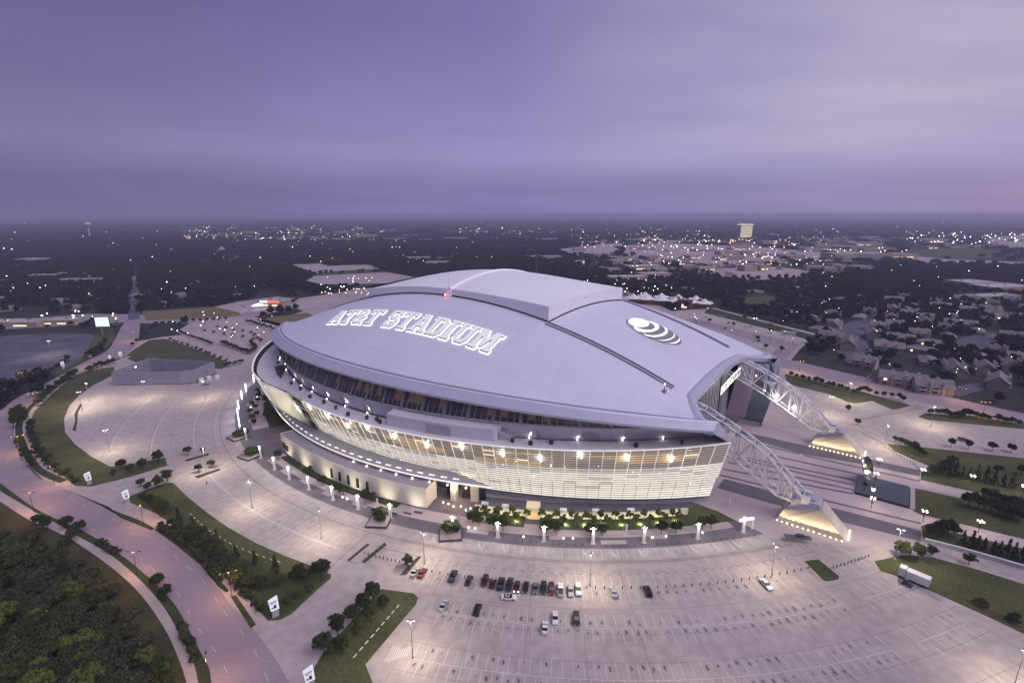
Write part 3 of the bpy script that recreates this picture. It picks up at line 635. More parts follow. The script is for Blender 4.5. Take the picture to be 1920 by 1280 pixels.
# terrace, upper wall and clerestory
def circ(s, tcn, r): return tcn-math.sqrt(r*r-s*s)
for sg in (1, -1):
    gobj('terrace', lambda u, v: (lambda s: (s, sg*((FP(s, 27).y+.3)*(1-v)+circ(s, 76, 190)*v+(-1*v)), 26.9+.25*v))(-155+310*u), 60, 3, terr_m, ST, sg < 0, False)
    gobj('upper_wall', lambda u, v: (lambda s: (s, sg*(circ(s, 76, 190)*(1-v)+circ(s, 87, 203)*v), 27+7.5*v))(-150+300*u), 60, 2, wall_m, ST, sg < 0, False)
    def cl(u, v):
        s = -150+300*u; zt = ze(s)-.7; t0 = circ(s, 87, 203); t1 = -(te(s)-4); return (s, sg*(t0*(1-v)+t1*v), 34.5*(1-v)+max(34.6, zt)*v)
    gobj('clerestory_backing', cl, 60, 1, bronze_m, ST, sg < 0, False)
    gobj('upper_coping', lambda u, v: (lambda s: (s, sg*(circ(s, 87, 203)-.35+.35*v), 34.55-.5*(1-v)))(-150+300*u), 60, 1, wfr_m, ST, sg < 0, False)
def clp(s, v, o=0.0):
    zt = ze(s)-.7; t0 = circ(s, 87, 203); t1 = -(te(s)-4); return Vector((s, t0*(1-v)+t1*v-o, 34.5*(1-v)+max(34.6, zt)*v))
ns = 104
clm = [bronze_m, M('bronze_glass_warm', (.10, .075, .05), .22, .5, .3, 1.2, spec=.6, emit=.03, ecol=(1, .62, .3)), M('bronze_glass_dark', (.04, .04, .045), .2, .4, .3, 1.2, spec=.6)]
for i in range(ns):
    s0, s1 = -130+260*i/ns+.1, -130+260*(i+1)/ns-.1
    h = math.sin(i*91.7)*43758.5; h -= math.floor(h); warm = math.sin(i*.11+.5)*.5+.5
    m = clm[1] if h*.8+warm*.5 > .75 else clm[0] if h > .25 else clm[2]
    obj('clerestory_pane', [clp(s0, .36, .06), clp(s1, .36, .06), clp(s1, .98, .06), clp(s0, .98, .06)], [(0, 1, 2, 3)], m, ST)
    wn = obj('clerestory_window', [clp(s0+.15, .05, .09), clp(s1-.15, .05, .09), clp(s1-.15, .30, .09), clp(s0+.15, .30, .09)], [(0, 1, 2, 3)], dwin_m, ST)
    if i % 4 == 0: B().hexa([clp(s0-.7, 0, .02), clp(s0+.5, 0, .02), clp(s0+.5, 0, .5), clp(s0-.7, 0, .5), clp(s0-.7, 1, .02), clp(s0+.5, 1, .02), clp(s0+.5, 1, .5), clp(s0-.7, 1, .5)]).ob('clerestory_post', pilaster_m, ST)
    else: B().hexa([clp(s0-.17, 0, .02), clp(s0-.03, 0, .02), clp(s0-.03, 0, .2), clp(s0-.17, 0, .2), clp(s0-.17, 1, .02), clp(s0-.03, 1, .02), clp(s0-.03, 1, .2), clp(s0-.17, 1, .2)]).ob('clerestory_mullion', wfr_m if i % 2 else pilaster_m, ST)
for k in range(14):                                # darker wall panels, doors
    s = -92+k*15.5; d = 5.5 if k % 3 else 1.6
    if 20 < s < 78: continue
    def wp(s_, v): return Vector((s_, circ(s_, 76, 190)*(1-v)+circ(s_, 87, 203)*v-.12, 27+7.5*v))
    obj('wall_panel', [wp(s, .03), wp(s+d, .03), wp(s+d, .62), wp(s, .62)], [(0, 1, 2, 3)], wall_d_m, ST)
# plant room on the terrace
pr_ = [(38, -1.5), (84, -1.5), (84, -8.2), (38, -8.2)]
def pt(s, o, z): return Vector((s, circ(s, 76, 190)+o, z))
bb = B()
for i in range(6):
    a, c = 36+46*i/6, 36+46*(i+1)/6
    bb.hexa([pt(a, -6.2, 27), pt(c, -6.2, 27), pt(c, .5, 27), pt(a, .5, 27), pt(a, -6.2, 32.2), pt(c, -6.2, 32.2), pt(c, .5, 34), pt(a, .5, 34)])
bb.ob('plant_room', wall_m, ST)
obj('plant_room_door', [pt(55, -6.4, 27.3), pt(65.5, -6.4, 27.3), pt(65.5, -6.4, 31), pt(55, -6.4, 31)], [(0, 1, 2, 3)], wall_d_m, ST)
B().hexa([pt(82.5, -4, 27), pt(86, -4, 27), pt(86, 0, 27), pt(82.5, 0, 27), pt(82.5, -4, 30), pt(86, -4, 28), pt(86, 0, 28), pt(82.5, 0, 30)]).ob('service_stair', wall_d_m, ST)
for s in (-78,-61,-46,-34,-20,-8,3,14,24,29,32,88,95,101,128,141,-88,-97):   # rooftop vents
    o = -4-2.5*(abs(s*37) % 1.7); p = pt(s, o, 27)
    B().box(p+Vector((0, 0, .7)), (.9+(abs(s) % 3)*.3, 1.0, 1.4)).box(p+Vector((0, 0, 1.55)), (1.3, 1.3, .25)).ob('terrace_vent', dkmetal, ST)
for k in range(7):
    a = -118+k*6; p = pt(a, -4+(k % 3), 27); B().tube(p, p+Vector((0, 0, 1.1+.5*(k % 2))), .9, .7, 8).ob('rooftop_fan', wall_d_m, ST)
B().box(pt(-72, -5, 28.6), (5, 3, 3)).box(pt(-66, -6, 28), (3, 2.4, 2)).box(pt(-77, -3.5, 27.9), (2.4, 2.4, 1.8)).ob('cooling_unit', dkmetal, ST)
# terrace lamps that wash the upper wall
for s in (-92,-70,-50,-38,-25,-10,5,20,34,50,62,76,92,108,122,134):
    o = -1.8 if not 33 < s < 84 else -.2; zb = 27.2 if o < -1 else 34.0
    p = pt(s, o, zb); B().tube(p, p+Vector((0, 0, .5)), .12).ob('terrace_lamp_post', dkmetal, ST)
    B().ball(p+Vector((0, 0, .75)), .30, 6).ob('terrace_lamp', lamp_w, ST)
    if zb < 30: light('terrace_uplight', 'SPOT', p+Vector((0, .3, 1.15)), 1300, (1, .9, .68), ST, .15, 58, (0, .55, 1), .5)
for k in range(7): B().ball(pt(-112+k*5.2, -1-3*(k % 2), 28.2+.9*(k % 3)), .28, 6).ob('terrace_lamp', lamp_w, ST)
# lamps behind the upper rows of glass
for k, s in enumerate((-13, 1, 15, 28, 42, 57, 72, 87, 100, 113, 127, 140)):
    z = 24.2-(.5*(k > 5))-1.2*(k % 3); p = FP(s, z, .55); q = FP(s, z+2.2, .55)
    B().tube(p, q, .34, .34, 8).ob('facade_lamp', lamp_hot, ST); light('facade_glow', 'POINT', (p+q)/2+Vector((0, -.9, 0)), 420, (1, .9, .7), ST, .5)
for k in range(18):
    s = rnd.uniform(-15, 150); z = rnd.uniform(9, 21); B().ball(FP(s, z, .15), .11, 5).ob('pin_lamp', lamp_w, ST)

# ---- end walls
for es in (-1, 1):
    fx = lambda P: [Vector((es*p[0], p[1], p[2])) for p in P]
    fc = (0, 1, 2, 3) if es > 0 else (3, 2, 1, 0)
    for k in range(5):                             # tall sliding doors
        t0 = -27.5+11*k; t1 = t0+11; zt = 33
        obj('end_door', fx([(131, t0+.15, .3), (131, t1-.15, .3), (131, t1-.15, zt), (131, t0+.15, zt)]), [fc], (mauve_m, bronze_m)[k < 2 or k == 3 and es < 0], ST)
        for j in range(4):
            tm = t0+11*j/4; B().box((es*131.1, tm, 16.6), (.5, .35, 33)).ob('door_mullion', (wfr_m, pilaster_m)[j % 2], ST)
    for t0, t1, m in ((-44, -27.5, bronze_m), (27.5, 33, bronze_m), (33, 45.5, mauve_m)):
        obj('end_wall_panel', fx([(131.3, t0, .3), (131.3, t1, .3), (131.3, t1, 38), (131.3, t0, 38)]), [fc], m, ST)
        for j in range(3): B().box((es*131.6, t0+(t1-t0)*(j+.5)/3, 18), (.4, .3, 36)).ob('end_mullion', wfr_m if m is bronze_m else mauve_m, ST)
    obj('end_wall_head', fx([(131.2, -44, 33), (131.2, 45.5, 33), (131.2, 40, 41), (131.2, -40, 41)]), [fc], bronze_m, ST)
    for sg in (1, -1):                             # wings running out to the tips of the glass sides
        q = fx([(131.3, sg*45, 2.5), (150.3, sg*47.8, 2.5), (155.3, sg*46.0, 27), (137, sg*42, 37), (150, sg*56, 33.2)])
        hb, ht_ = (q[0]+q[1])/2, (q[3]+q[2])/2
        obj('end_wing_panel', [q[0], hb, ht_, q[3]], [(0, 1, 2, 3)[::es*sg]], mauve_m, ST); obj('end_wing_glass', [hb, q[1], q[2], ht_], [(0, 1, 2, 3)[::es*sg]], teal_m, ST)
        obj('end_wing_tip', [q[3], q[2], q[4]], [(0, 1, 2)[::es*sg]], teal_m, ST)
        for k in range(5):
            a = k/5; lo = Vector((es*(131.3+19*a), sg*(45+2.6*a), 2.5)); hi = Vector((es*(134+21*a), sg*(44+2.4*a), 30-2.5*a))
            B().tube(lo+Vector((es*.15, 0, 0)), hi+Vector((es*.3, 0, 0)), .13, .13, 4).ob('wing_mullion', pilaster_m, ST)
        obj('wing_base', fx([(131.3, sg*45, 0), (149, sg*45.5, 0), (149, sg*45.5, 2.6), (131.3, sg*45, 2.6)]), [(0, 1, 2, 3)[::es*sg]], mauve_m, ST)
        q = fx([(152.5, sg*60.4, 35.9), (152.5, sg*60.4, 34.9), (150.5, sg*52, 33.8), (152.6, sg*55, 38.0), (156.0, sg*46.3, 27.5), (154.5, sg*46.8, 27.2)])
        obj('roof_tip', q, [(0, 1, 4), (1, 5, 4), (1, 2, 5), (2, 3, 5), (3, 4, 5), (3, 0, 4), (0, 3, 2, 1)], rim_m, ST)
    B().box((es*133, 0, 1.6), (5, 62, 3.2)).ob('entry_canopy', plaza_m, ST)
for k in range(20): B().box((137.5, 28+1.4*k, .8), (.5, .5, 1.6)).ob('turnstile', pilaster_m, ST)
B().hexa([FP(148, 0, -5)-Vector((0, 0, 0)), FP(155, 0, -1), FP(155, 0, -2), FP(148, 0, -6), FP(148, 4, -5), FP(155, 4, -1), FP(155, 4, -2), FP(148, 4, -6)]).ob('corner_lobby', M('lobby_glow', (.6,.4,.2), .5, .3, .5, 2, emit=.7, ecol=(1, .62, .22)), ST)

# ---- arches
def interp(P, s):
    for (a, za_), (c, zc_) in zip(P, P[1:]):
        if s <= c: return za_+(zc_-za_)*(s-a)/(c-a)
    return P[-1][1]
TOPC = [(130, 39.5), (136, 38.2), (142, 36.6), (155, 31.2), (167, 25), (174.5, 18.2), (182.5, 10.7)]
BOTC = [(130, 30), (136, 28), (142, 25.6), (154.5, 20), (161.6, 15.75), (173.5, 8.9), (182, 8.2)]
unit = B().tube((0, 0, 0), (0, 0, 1), 1, 1, 6).me('steel_tube', steel_m)
unit.polygons.foreach_set('use_smooth', [True]*len(unit.polygons))
def strut(name, a, c, r, parent):
    a, c = Vector(a), Vector(c); o = bpy.data.objects.new(name, unit); o.location = a
    o.rotation_mode = 'QUATERNION'; o.rotation_quaternion = (c-a).to_track_quat('Z', 'Y'); o.scale = (r, r, (c-a).length); return link(o, parent)
stations = [131, 137, 143.5, 150.5, 157, 163, 168.5, 173.5, 178, 182]
for sg in (-1, 1):
    for es in (-1, 1):
        arch = bpy.data.objects.new('arch', None); link(arch, ST)
        nodes = []
        for s in stations:
            zt, zb = interp(TOPC, s), interp(BOTC, s)
            nodes.append([Vector((es*s, sg*40+o, z)) for z in (zt, zb) for o in (-2.6, 2.6)])
        for k in range(4):
            bb = B()
            for i in range(len(nodes)-1): bb.tube(nodes[i][k], nodes[i+1][k], .52, .52, 8, True)
            bb.ob('chord', steel_m, arch, True)
        for i, n in enumerate(nodes):
            strut('web_member', n[0], n[2], .24, arch); strut('web_member', n[1], n[3], .24, arch)
            strut('web_member', n[0], n[1], .22, arch); strut('web_member', n[2], n[3], .22, arch)
            if i < len(nodes)-1:
                m = nodes[i+1]; a, c = (0, 2) if i % 2 else (2, 0)
                strut('web_member', n[a], m[c], .22, arch); strut('web_member', n[a+1], m[c+1], .22, arch)
                strut('web_member', n[0], m[1], .17, arch); strut('web_member', n[3], m[2], .15, arch)
                mt, mb = (n[0]+m[0])/2, (n[2]+m[2])/2; strut('web_member', (n[a]+m[c])/2, mt if a else mb, .14, arch)
                mt, mb = (n[1]+m[1])/2, (n[3]+m[3])/2; strut('web_member', (n[a+1]+m[c+1])/2, mt if a else mb, .14, arch)
        # pier
        pier = bpy.data.objects.new('pier', None); link(pier, ST)
        def W(s, t, z): return Vector((es*s, sg*t, z))
        t0, t1 = 33.5, 46.5
        base = [W(174.5, t0+1.5, 0), W(197, t0+2, 0), W(197, t1-2, 0), W(174.5, t1-1.5, 0)]
        top = [W(176.5, 36, 4.6), W(188.5, 36, 9), W(188.5, 44, 9), W(176.5, 44, 4.6)]
        P8 = base+top
        if es*sg < 0: P8 = [P8[i] for i in (3, 2, 1, 0, 7, 6, 5, 4)]
        B().hexa(P8).ob('pier_base', conc_m, pier)
        P8 = [W(177, 36.6, 4.6), W(188, 36.6, 8.9), W(188, 43.4, 8.9), W(177, 43.4, 4.6), W(180, 36.9, 10.2), W(187.6, 36.9, 10.2), W(187.6, 43.1, 10.2), W(180, 43.1, 10.2)]
        if es*sg < 0: P8 = [P8[i] for i in (3, 2, 1, 0, 7, 6, 5, 4)]
        B().hexa(P8).ob('pier_cap', M('cap_steel', (.42, .43, .50), .5, .1), pier)
        for k, o in enumerate((-2.6, 2.6)): B().box(W(183, 40+o, 10.3), (2.6, 1.6, 2.6)).ob('arch_bearing', steel_m, pier)
        B().box(W(184.5, 40, 10.5), (3, 3.4, .8)).ob('access_hatch', wall_d_m, pier)
        if es > 0:
            fr = t1-1.5 if sg < 0 else t0+1.5; off = 1.1 if sg < 0 else -1.1
            for k in range(13):
                p = W(175+1.75*k, fr+off, 0); B().box(p+Vector((0, 0, .25)), (.35, .35, .5)).ob('uplight_box', dkmetal, pier)
                B().ball(p+Vector((0, 0, .62)), .26, 6).ob('uplight', M('lamp_warm_up', (1, .9, .6), .5, 0, emit=7, ecol=(1, .86, .5), noe=True), pier)
                light('pier_uplight', 'SPOT', p+Vector((0, .12, 1.0)), 650, (1, .80, .42), pier, .1, 80, (0, .42 if sg < 0 or True else -.42, 1), .5)
        if es > 0:
            for k in range(5): B().ball(W(197.7, 37+1.6*k, .6), .26, 6).ob('uplight', MATS['lamp_warm_up'], pier)
            light('pier_uplight', 'SPOT', W(198.9, 40, .9), 1500, (1, .85, .5), pier, .2, 90, (-.5, 0, 1), .5)
for s, z in ((157, 22.5), (165.5, 18)):
    B().ball((s, 37.2, z), .95, 10).ob('arch_floodlight', lamp_hot, ST); light('arch_flood', 'POINT', (s, 35.5, z-.5), 900, (1, .95, .8), ST, .6)
for s, z in ((146, 31), (151, 24)): B().ball((s, 37.2, z), .3, 6).ob('arch_lamp', lamp_w, ST)

# ---- roof lettering and emblem
GL = {
 'T': (.82, [[(0,1),(0,.74),(.12,.74),(.16,.84),(.31,.84),(.31,.12),(.2,.12),(.2,0),(.62,0),(.62,.12),(.51,.12),(.51,.84),(.66,.84),(.70,.74),(.82,.74),(.82,1)]]),
 'I': (.44, [[(0,0),(0,.13),(.12,.13),(.12,.87),(0,.87),(0,1),(.44,1),(.44,.87),(.32,.87),(.32,.13),(.44,.13),(.44,0)]]),
 'A': (.90, [[(0,0),(0,.13),(.07,.13),(.30,.88),(.24,.88),(.24,1),(.58,1),(.83,.13),(.9,.13),(.9,0),(.52,0),(.52,.13),(.60,.13),(.57,.27),(.32,.27),(.28,.13),(.36,.13),(.36,0)],[(.37,.41),(.445,.72),(.53,.41)]]),
 'D': (.82, [[(0,0),(0,.13),(.1,.13),(.1,.87),(0,.87),(0,1),(.6,1),(.82,.8),(.82,.2),(.6,0)],[(.3,.15),(.52,.15),(.62,.26),(.62,.74),(.52,.85),(.3,.85)]]),
 'S': (.78, [[(.05,0),(.05,.3),(.2,.3),(.26,.16),(.5,.16),(.56,.22),(.56,.36),(.5,.42),(.2,.44),(.04,.58),(.04,.84),(.2,1),(.52,1),(.6,.94),(.6,1),(.74,1),(.74,.7),(.6,.7),(.54,.84),(.3,.84),(.24,.78),(.24,.66),(.3,.6),(.6,.58),(.76,.44),(.76,.16),(.6,0),(.28,0),(.19,.06),(.19,0)]]),
 'U': (.94, [[(0,1),(0,.87),(.1,.87),(.1,.2),(.28,0),(.66,0),(.84,.2),(.84,.87),(.94,.87),(.94,1),(.54,1),(.54,.87),(.64,.87),(.64,.24),(.57,.16),(.37,.16),(.3,.24),(.3,.87),(.4,.87),(.4,1)]]),
 'M': (1.1, [[(0,0),(0,.13),(.1,.13),(.1,.87),(0,.87),(0,1),(.36,1),(.55,.5),(.74,1),(1.1,1),(1.1,.87),(1.0,.87),(1.0,.13),(1.1,.13),(1.1,0),(.7,0),(.7,.13),(.8,.13),(.8,.66),(.6,.13),(.5,.13),(.3,.66),(.3,.13),(.4,.13),(.4,0)]]),
 '&': (.88, [[(.88,0),(.62,0),(.54,.08),(.44,0),(.18,0),(.02,.16),(.02,.36),(.18,.52),(.1,.64),(.1,.84),(.26,1),(.5,1),(.66,.84),(.66,.68),(.5,.52),(.58,.38),(.64,.48),(.82,.48),(.70,.22)],[(.28,.7),(.28,.8),(.34,.86),(.42,.86),(.48,.8),(.48,.7),(.38,.61)],[(.2,.2),(.2,.32),(.28,.4),(.44,.2),(.36,.14),(.26,.14)]])}
def glyph(ch, H, off, ext):
    "mesh of one letter: height H, outline grown by off, extruded by +-ext"
    cu = bpy.data.curves.new('glyph', 'CURVE'); cu.dimensions = '2D'; cu.fill_mode = 'BOTH'; cu.extrude = ext; cu.offset = off
    for poly in GL[ch][1]:
        sp = cu.splines.new('POLY'); sp.points.add(len(poly)-1); sp.use_cyclic_u = True
        for p, (x, y) in zip(sp.points, poly): p.co = (x*H, y*H, 0, 1)
    o = bpy.data.objects.new('glyph', cu); COL.objects.link(o); bpy.context.view_layer.update()
    me = bpy.data.meshes.new_from_object(o.evaluated_get(bpy.context.evaluated_depsgraph_get()))
    bpy.data.objects.remove(o); bpy.data.curves.remove(cu); me.materials.clear(); return me
def text_run(txt, H, gap, space):
    x = 0; o = []
    for ch in txt:
        if ch == ' ': x += space; continue
        o.append((ch, x)); x += GL[ch][0]*H+gap
    return o, x-gap
LH = 17.0
run, tw = text_run('AT&T STADIUM', LH, 1.6, 8.0)
LS0, LS1, LT0, SLANT = -74.0, 62.0, -71.5, 0.22
kx = (LS1-LS0)/tw
names = {0: 'first', 1: 'second', 3: 'third'}
for n, (ch, x0) in enumerate(run):
    root = bpy.data.objects.new('roof_letter', None); link(root, ST); root['label'] = 'white outlined letter ' + ('ampersand' if ch == '&' else ch) + ' on the roof'
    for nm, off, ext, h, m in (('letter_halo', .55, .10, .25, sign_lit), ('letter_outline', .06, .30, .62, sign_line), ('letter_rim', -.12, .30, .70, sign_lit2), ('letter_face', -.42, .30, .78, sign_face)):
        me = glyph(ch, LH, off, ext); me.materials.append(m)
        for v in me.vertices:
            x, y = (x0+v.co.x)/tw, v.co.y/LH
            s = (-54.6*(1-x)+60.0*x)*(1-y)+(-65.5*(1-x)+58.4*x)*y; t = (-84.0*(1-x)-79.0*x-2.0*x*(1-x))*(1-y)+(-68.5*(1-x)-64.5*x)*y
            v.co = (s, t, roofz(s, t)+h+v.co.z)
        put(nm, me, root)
emb = bpy.data.objects.new('roof_emblem', None); link(emb, ST); emb['label'] = 'round white emblem of striped crescents on the roof'
ER, EC = 13.0, (102.7, 1.5)
def disc(nm, ring_, c, h, m):
    k = len(ring_); VV = [(c[0], c[1], roofz(*c)+h)]; FF = [(0, 1+i, 1+(i+1) % k) for i in range(k)]
    for r_ in range(1, 9):
        for p_ in ring_: s = c[0]+(p_[0]-c[0])*r_/8; t = c[1]+(p_[1]-c[1])*r_/8; VV.append((s, t, roofz(s, t)+h))
    for r_ in range(7): FF += [(1+r_*k+i, 1+(r_+1)*k+i, 1+(r_+1)*k+(i+1) % k, 1+r_*k+(i+1) % k) for i in range(k)]
    return obj(nm, VV, FF, m, emb)
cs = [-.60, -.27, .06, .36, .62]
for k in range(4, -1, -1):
    for nm, sh, m, lift in (('emblem_crescent', .24, logo_grey, 0), ('emblem_stripe', 0, logo_lit, .05)):  # grey crescents belong to the emblem's own pattern
        if nm == 'emblem_crescent': sh_ = sh*(1, 1, 1, .75, .25)[k]
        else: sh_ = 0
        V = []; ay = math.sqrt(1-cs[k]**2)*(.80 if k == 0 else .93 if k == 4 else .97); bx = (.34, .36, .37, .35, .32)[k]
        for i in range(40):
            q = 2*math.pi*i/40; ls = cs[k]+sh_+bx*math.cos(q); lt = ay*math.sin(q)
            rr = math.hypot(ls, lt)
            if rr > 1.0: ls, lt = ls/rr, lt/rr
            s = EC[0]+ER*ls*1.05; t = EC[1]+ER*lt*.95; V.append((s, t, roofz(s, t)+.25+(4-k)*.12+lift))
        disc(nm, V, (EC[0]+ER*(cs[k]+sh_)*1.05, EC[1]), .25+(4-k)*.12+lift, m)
V = []
for i in range(48):
    q = 2*math.pi*i/48; V.append((EC[0]+ER*1.09*math.cos(q), EC[1]+ER*.98*math.sin(q)))
disc('emblem_rim', V, EC, .12, logo_grey)
# banner under the end roof
ban = bpy.data.objects.new('end_banner', None); link(ban, ST); ban['label'] = 'white lit banner reading AT&T STADIUM under the roof edge'
def bp(x, y, d): return Vector((137.2+d, 6+x, 33.6+.055*x-.0009*(x-17)**2+y-1.9))
obj('banner_panel', [bp(35*i/12, y, 0) for i in range(13) for y in (-4.2, 0)], [(2*i, 2*i+2, 2*i+3, 2*i+1) for i in range(12)], panel_lit, ban)
r2, w2 = text_run('AT&T STADIUM', 2.9, .35, 1.8)
for ch, x0 in r2:
    me = glyph(ch, 2.9, 0, .06); me.materials.append(sign_line)
    for v in me.vertices: x = 1.2+(x0+v.co.x+.2*v.co.y)*(32.3/w2); q = bp(x, -3.6+v.co.y, .12); v.co = q+Vector((v.co.z, 0, 0))
    put('banner_letter', me, ban)

# ---- pavilion and canopy in front of the near side
PAV = tag(empty('entrance_pavilion', C0, AX), 'long low curved cream entrance pavilion at the foot of the glass side', 'pavilion')
def L(r, a, z): return Vector((r*math.cos(R(a)), 70+r*math.sin(R(a)), z))
A0, A1 = -99.6, -71.8
for nm, pts, m in (('front_wall', ((201, 0), (201, 8.4)), pav_m), ('back_wall', ((192, 0), (192, 8.2)), pav_m), ('pavilion_roof', ((200.6, 7.9), (192, 7.9)), pavroof_m), ('parapet', ((201, 8.4), (200.6, 8.4)), pav_m)):
    V = []; n = 24
    for i in range(n+1):
        a = A0+(A1-A0)*i/n; V += [L(pts[0][0], a, pts[0][1]), L(pts[1][0], a, pts[1][1])]
    obj(nm, V, [(2*i, 2*i+2, 2*i+3, 2*i+1) if nm != 'back_wall' else (2*i+1, 2*i+3, 2*i+2, 2*i) for i in range(n)], m, PAV)
for a, fl in ((A0, 1), (A1, -1)): obj('end_wall', [L(201, a, 0), L(192, a, 0), L(192, a, 8.4), L(201, a, 8.4)], [(0, 1, 2, 3)[::fl]], pav_m, PAV)
for k in range(5):
    a = -86.2+1.55*k; B().box((0, 0, 0), (.5, 1.3, 4.2), Matrix.Translation(L(201.05, a, 3.2)) @ Matrix.Rotation(R(a), 4, 'Z')).ob('slot_window', dwin_m, PAV)
B().box((0, 0, 0), (.5, 7, 3.4), Matrix.Translation(L(201.05, -98, 3.4)) @ Matrix.Rotation(R(-98), 4, 'Z')).ob('wide_window', dwin_m, PAV)
B().box((0, 0, 0), (.7, 8, .5), Matrix.Translation(L(201.1, -98, 5.4)) @ Matrix.Rotation(R(-98), 4, 'Z')).ob('window_head', pav_m, PAV)
for a in (-97, -92, -87, -82, -77, -73): light('pavilion_wash', 'SPOT', L(206, a, 1.0), 1100, (1, .88, .66), PAV, .3, 110, L(-1, a, 0)-Vector((0, 70, 0))+Vector((0, 0, .45)), .8)
CAN = tag(empty('entrance_canopy', C0, AX), 'long thin curved entrance canopy with skylight slots above the pavilion', 'canopy')
def cano(u, v):
    a = -109+44.5*u; wv = 8.2*(1-max(0, (u-.86)/.14))**.8; return tuple(L(194.6-wv*(1-v), a, 9.7+.2*v))
gobj('canopy_deck', cano, 60, 2, M('canopy_grey', (.30, .28, .33), .7, .1), CAN, False, False)
def canof(u, v): a = -109+44.5*u; return tuple(L(194.7, a, 9.95-.8*v))
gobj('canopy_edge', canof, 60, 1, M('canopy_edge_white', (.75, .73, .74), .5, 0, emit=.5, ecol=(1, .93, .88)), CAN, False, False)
for k in range(25):
    a = -107.5+1.6*k; B().box((0, 0, 0), (.75, 2.6 if k > 4 else 1.4, .12), Matrix.Translation(L(192.6, a, 10.0)) @ Matrix.Rotation(R(a), 4, 'Z')).ob('skylight', M('skylight_glow', (.8,.8,.8), .5, 0, emit=.55, ecol=(1, .97, .95)), CAN)
for k in range(8):
    a = -84+2.35*k; B().tube(L(195, a, 9.2), L(195, a, 8.6), .05).ob('lamp_stem', dkmetal, CAN); B().ball(L(195.1, a, 8.3), .36, 6).ob('pendant_lamp', lamp_w, CAN)
for a in (-106, -95, -85, -75, -70, -67.5): B().tube(L(189, a, 0), L(189, a, 9.7), .4, .4, 8).ob('canopy_column', pav_m, CAN)
B().box((0, 0, 0), (2.5, 2.5, 8), Matrix.Translation(L(191.5, -69.5, 4)) @ Matrix.Rotation(R(-69.5), 4, 'Z')).ob('entry_pier', pav_m, CAN)
B().box((0, 0, 0), (2, 3, 8), Matrix.Translation(L(190, -67, 4)) @ Matrix.Rotation(R(-67), 4, 'Z')).ob('entry_pier', pav_m, CAN)
for a in (-70.4, -68.3, -66.2): B().box((0, 0, 0), (1.2, 3.2, 5.2), Matrix.Translation(L(188.5, a, 2.6)) @ Matrix.Rotation(R(a), 4, 'Z')).ob('entry_door', dwin_m, CAN)
for r, a in ((196.5,-70.3),(196.8,-69.6),(198,-68.8),(197.2,-68),(199,-67.2),(197.5,-66.8)):
    B().tube(L(r, a, 0), L(r, a, .9), .08).ob('lamp_stem', dkmetal, CAN); B().ball(L(r, a, 1.05), .3, 6).ob('ground_lamp', lamp_w, CAN)
light('entry_glow', 'POINT', L(193.5, -69, 6.5), 2200, (1, .62, .33), CAN, .6); light('entry_glow', 'POINT', L(196, -104, 5), 450, (1, .62, .36), CAN, .6)
# white planter wall behind the small trees
PW = tag(empty('planter_wall', C0, AX), 'low white curved planter wall behind the small lit trees', 'wall')
V = []
for i in range(41):
    a = -66.3+24.3*i/40; V += [L(197.4, a, 0), L(197.4, a, 2.6), L(196.6, a, 2.6), L(196.6, a, 0)]
obj('wall_body', V, [(4*i+j, 4*i+4+j, 4*i+5+j, 4*i+1+j) for i in range(40) for j in range(3)], pav_m, PW)
for k, a in enumerate((-65.2, -62.8, -56.2, -52.6, -48.6)): B().box((0, 0, 0), (1.2, 2.6, 1.2), Matrix.Translation(L(196, a, 3.0)) @ Matrix.Rotation(R(a), 4, 'Z')).ob('wall_block', white_m, PW)
B().box((0, 0, 0), (5, 5.2, 4.6), Matrix.Translation(L(196, -59.6, 2.3)) @ Matrix.Rotation(R(-59.6), 4, 'Z')).ob('gate_porch', M('porch_cream', (.62,.54,.38), .7, .05, emit=.18, ecol=(1, .78, .42)), PW)
B().box((0, 0, 0), (.3, 3.4, 2.8), Matrix.Translation(L(198.6, -59.6, 1.5)) @ Matrix.Rotation(R(-59.6), 4, 'Z')).ob('porch_door', M('porch_glow', (.6,.4,.2), .5, .3, emit=.5, ecol=(1, .6, .25)), PW)
for a in (-65, -63, -61.3, -58, -56, -54, -52, -50, -48, -46, -44): light('bed_uplight', 'POINT', L(201.1, a, .5), 520, (1, .92, .55), PW, .2)

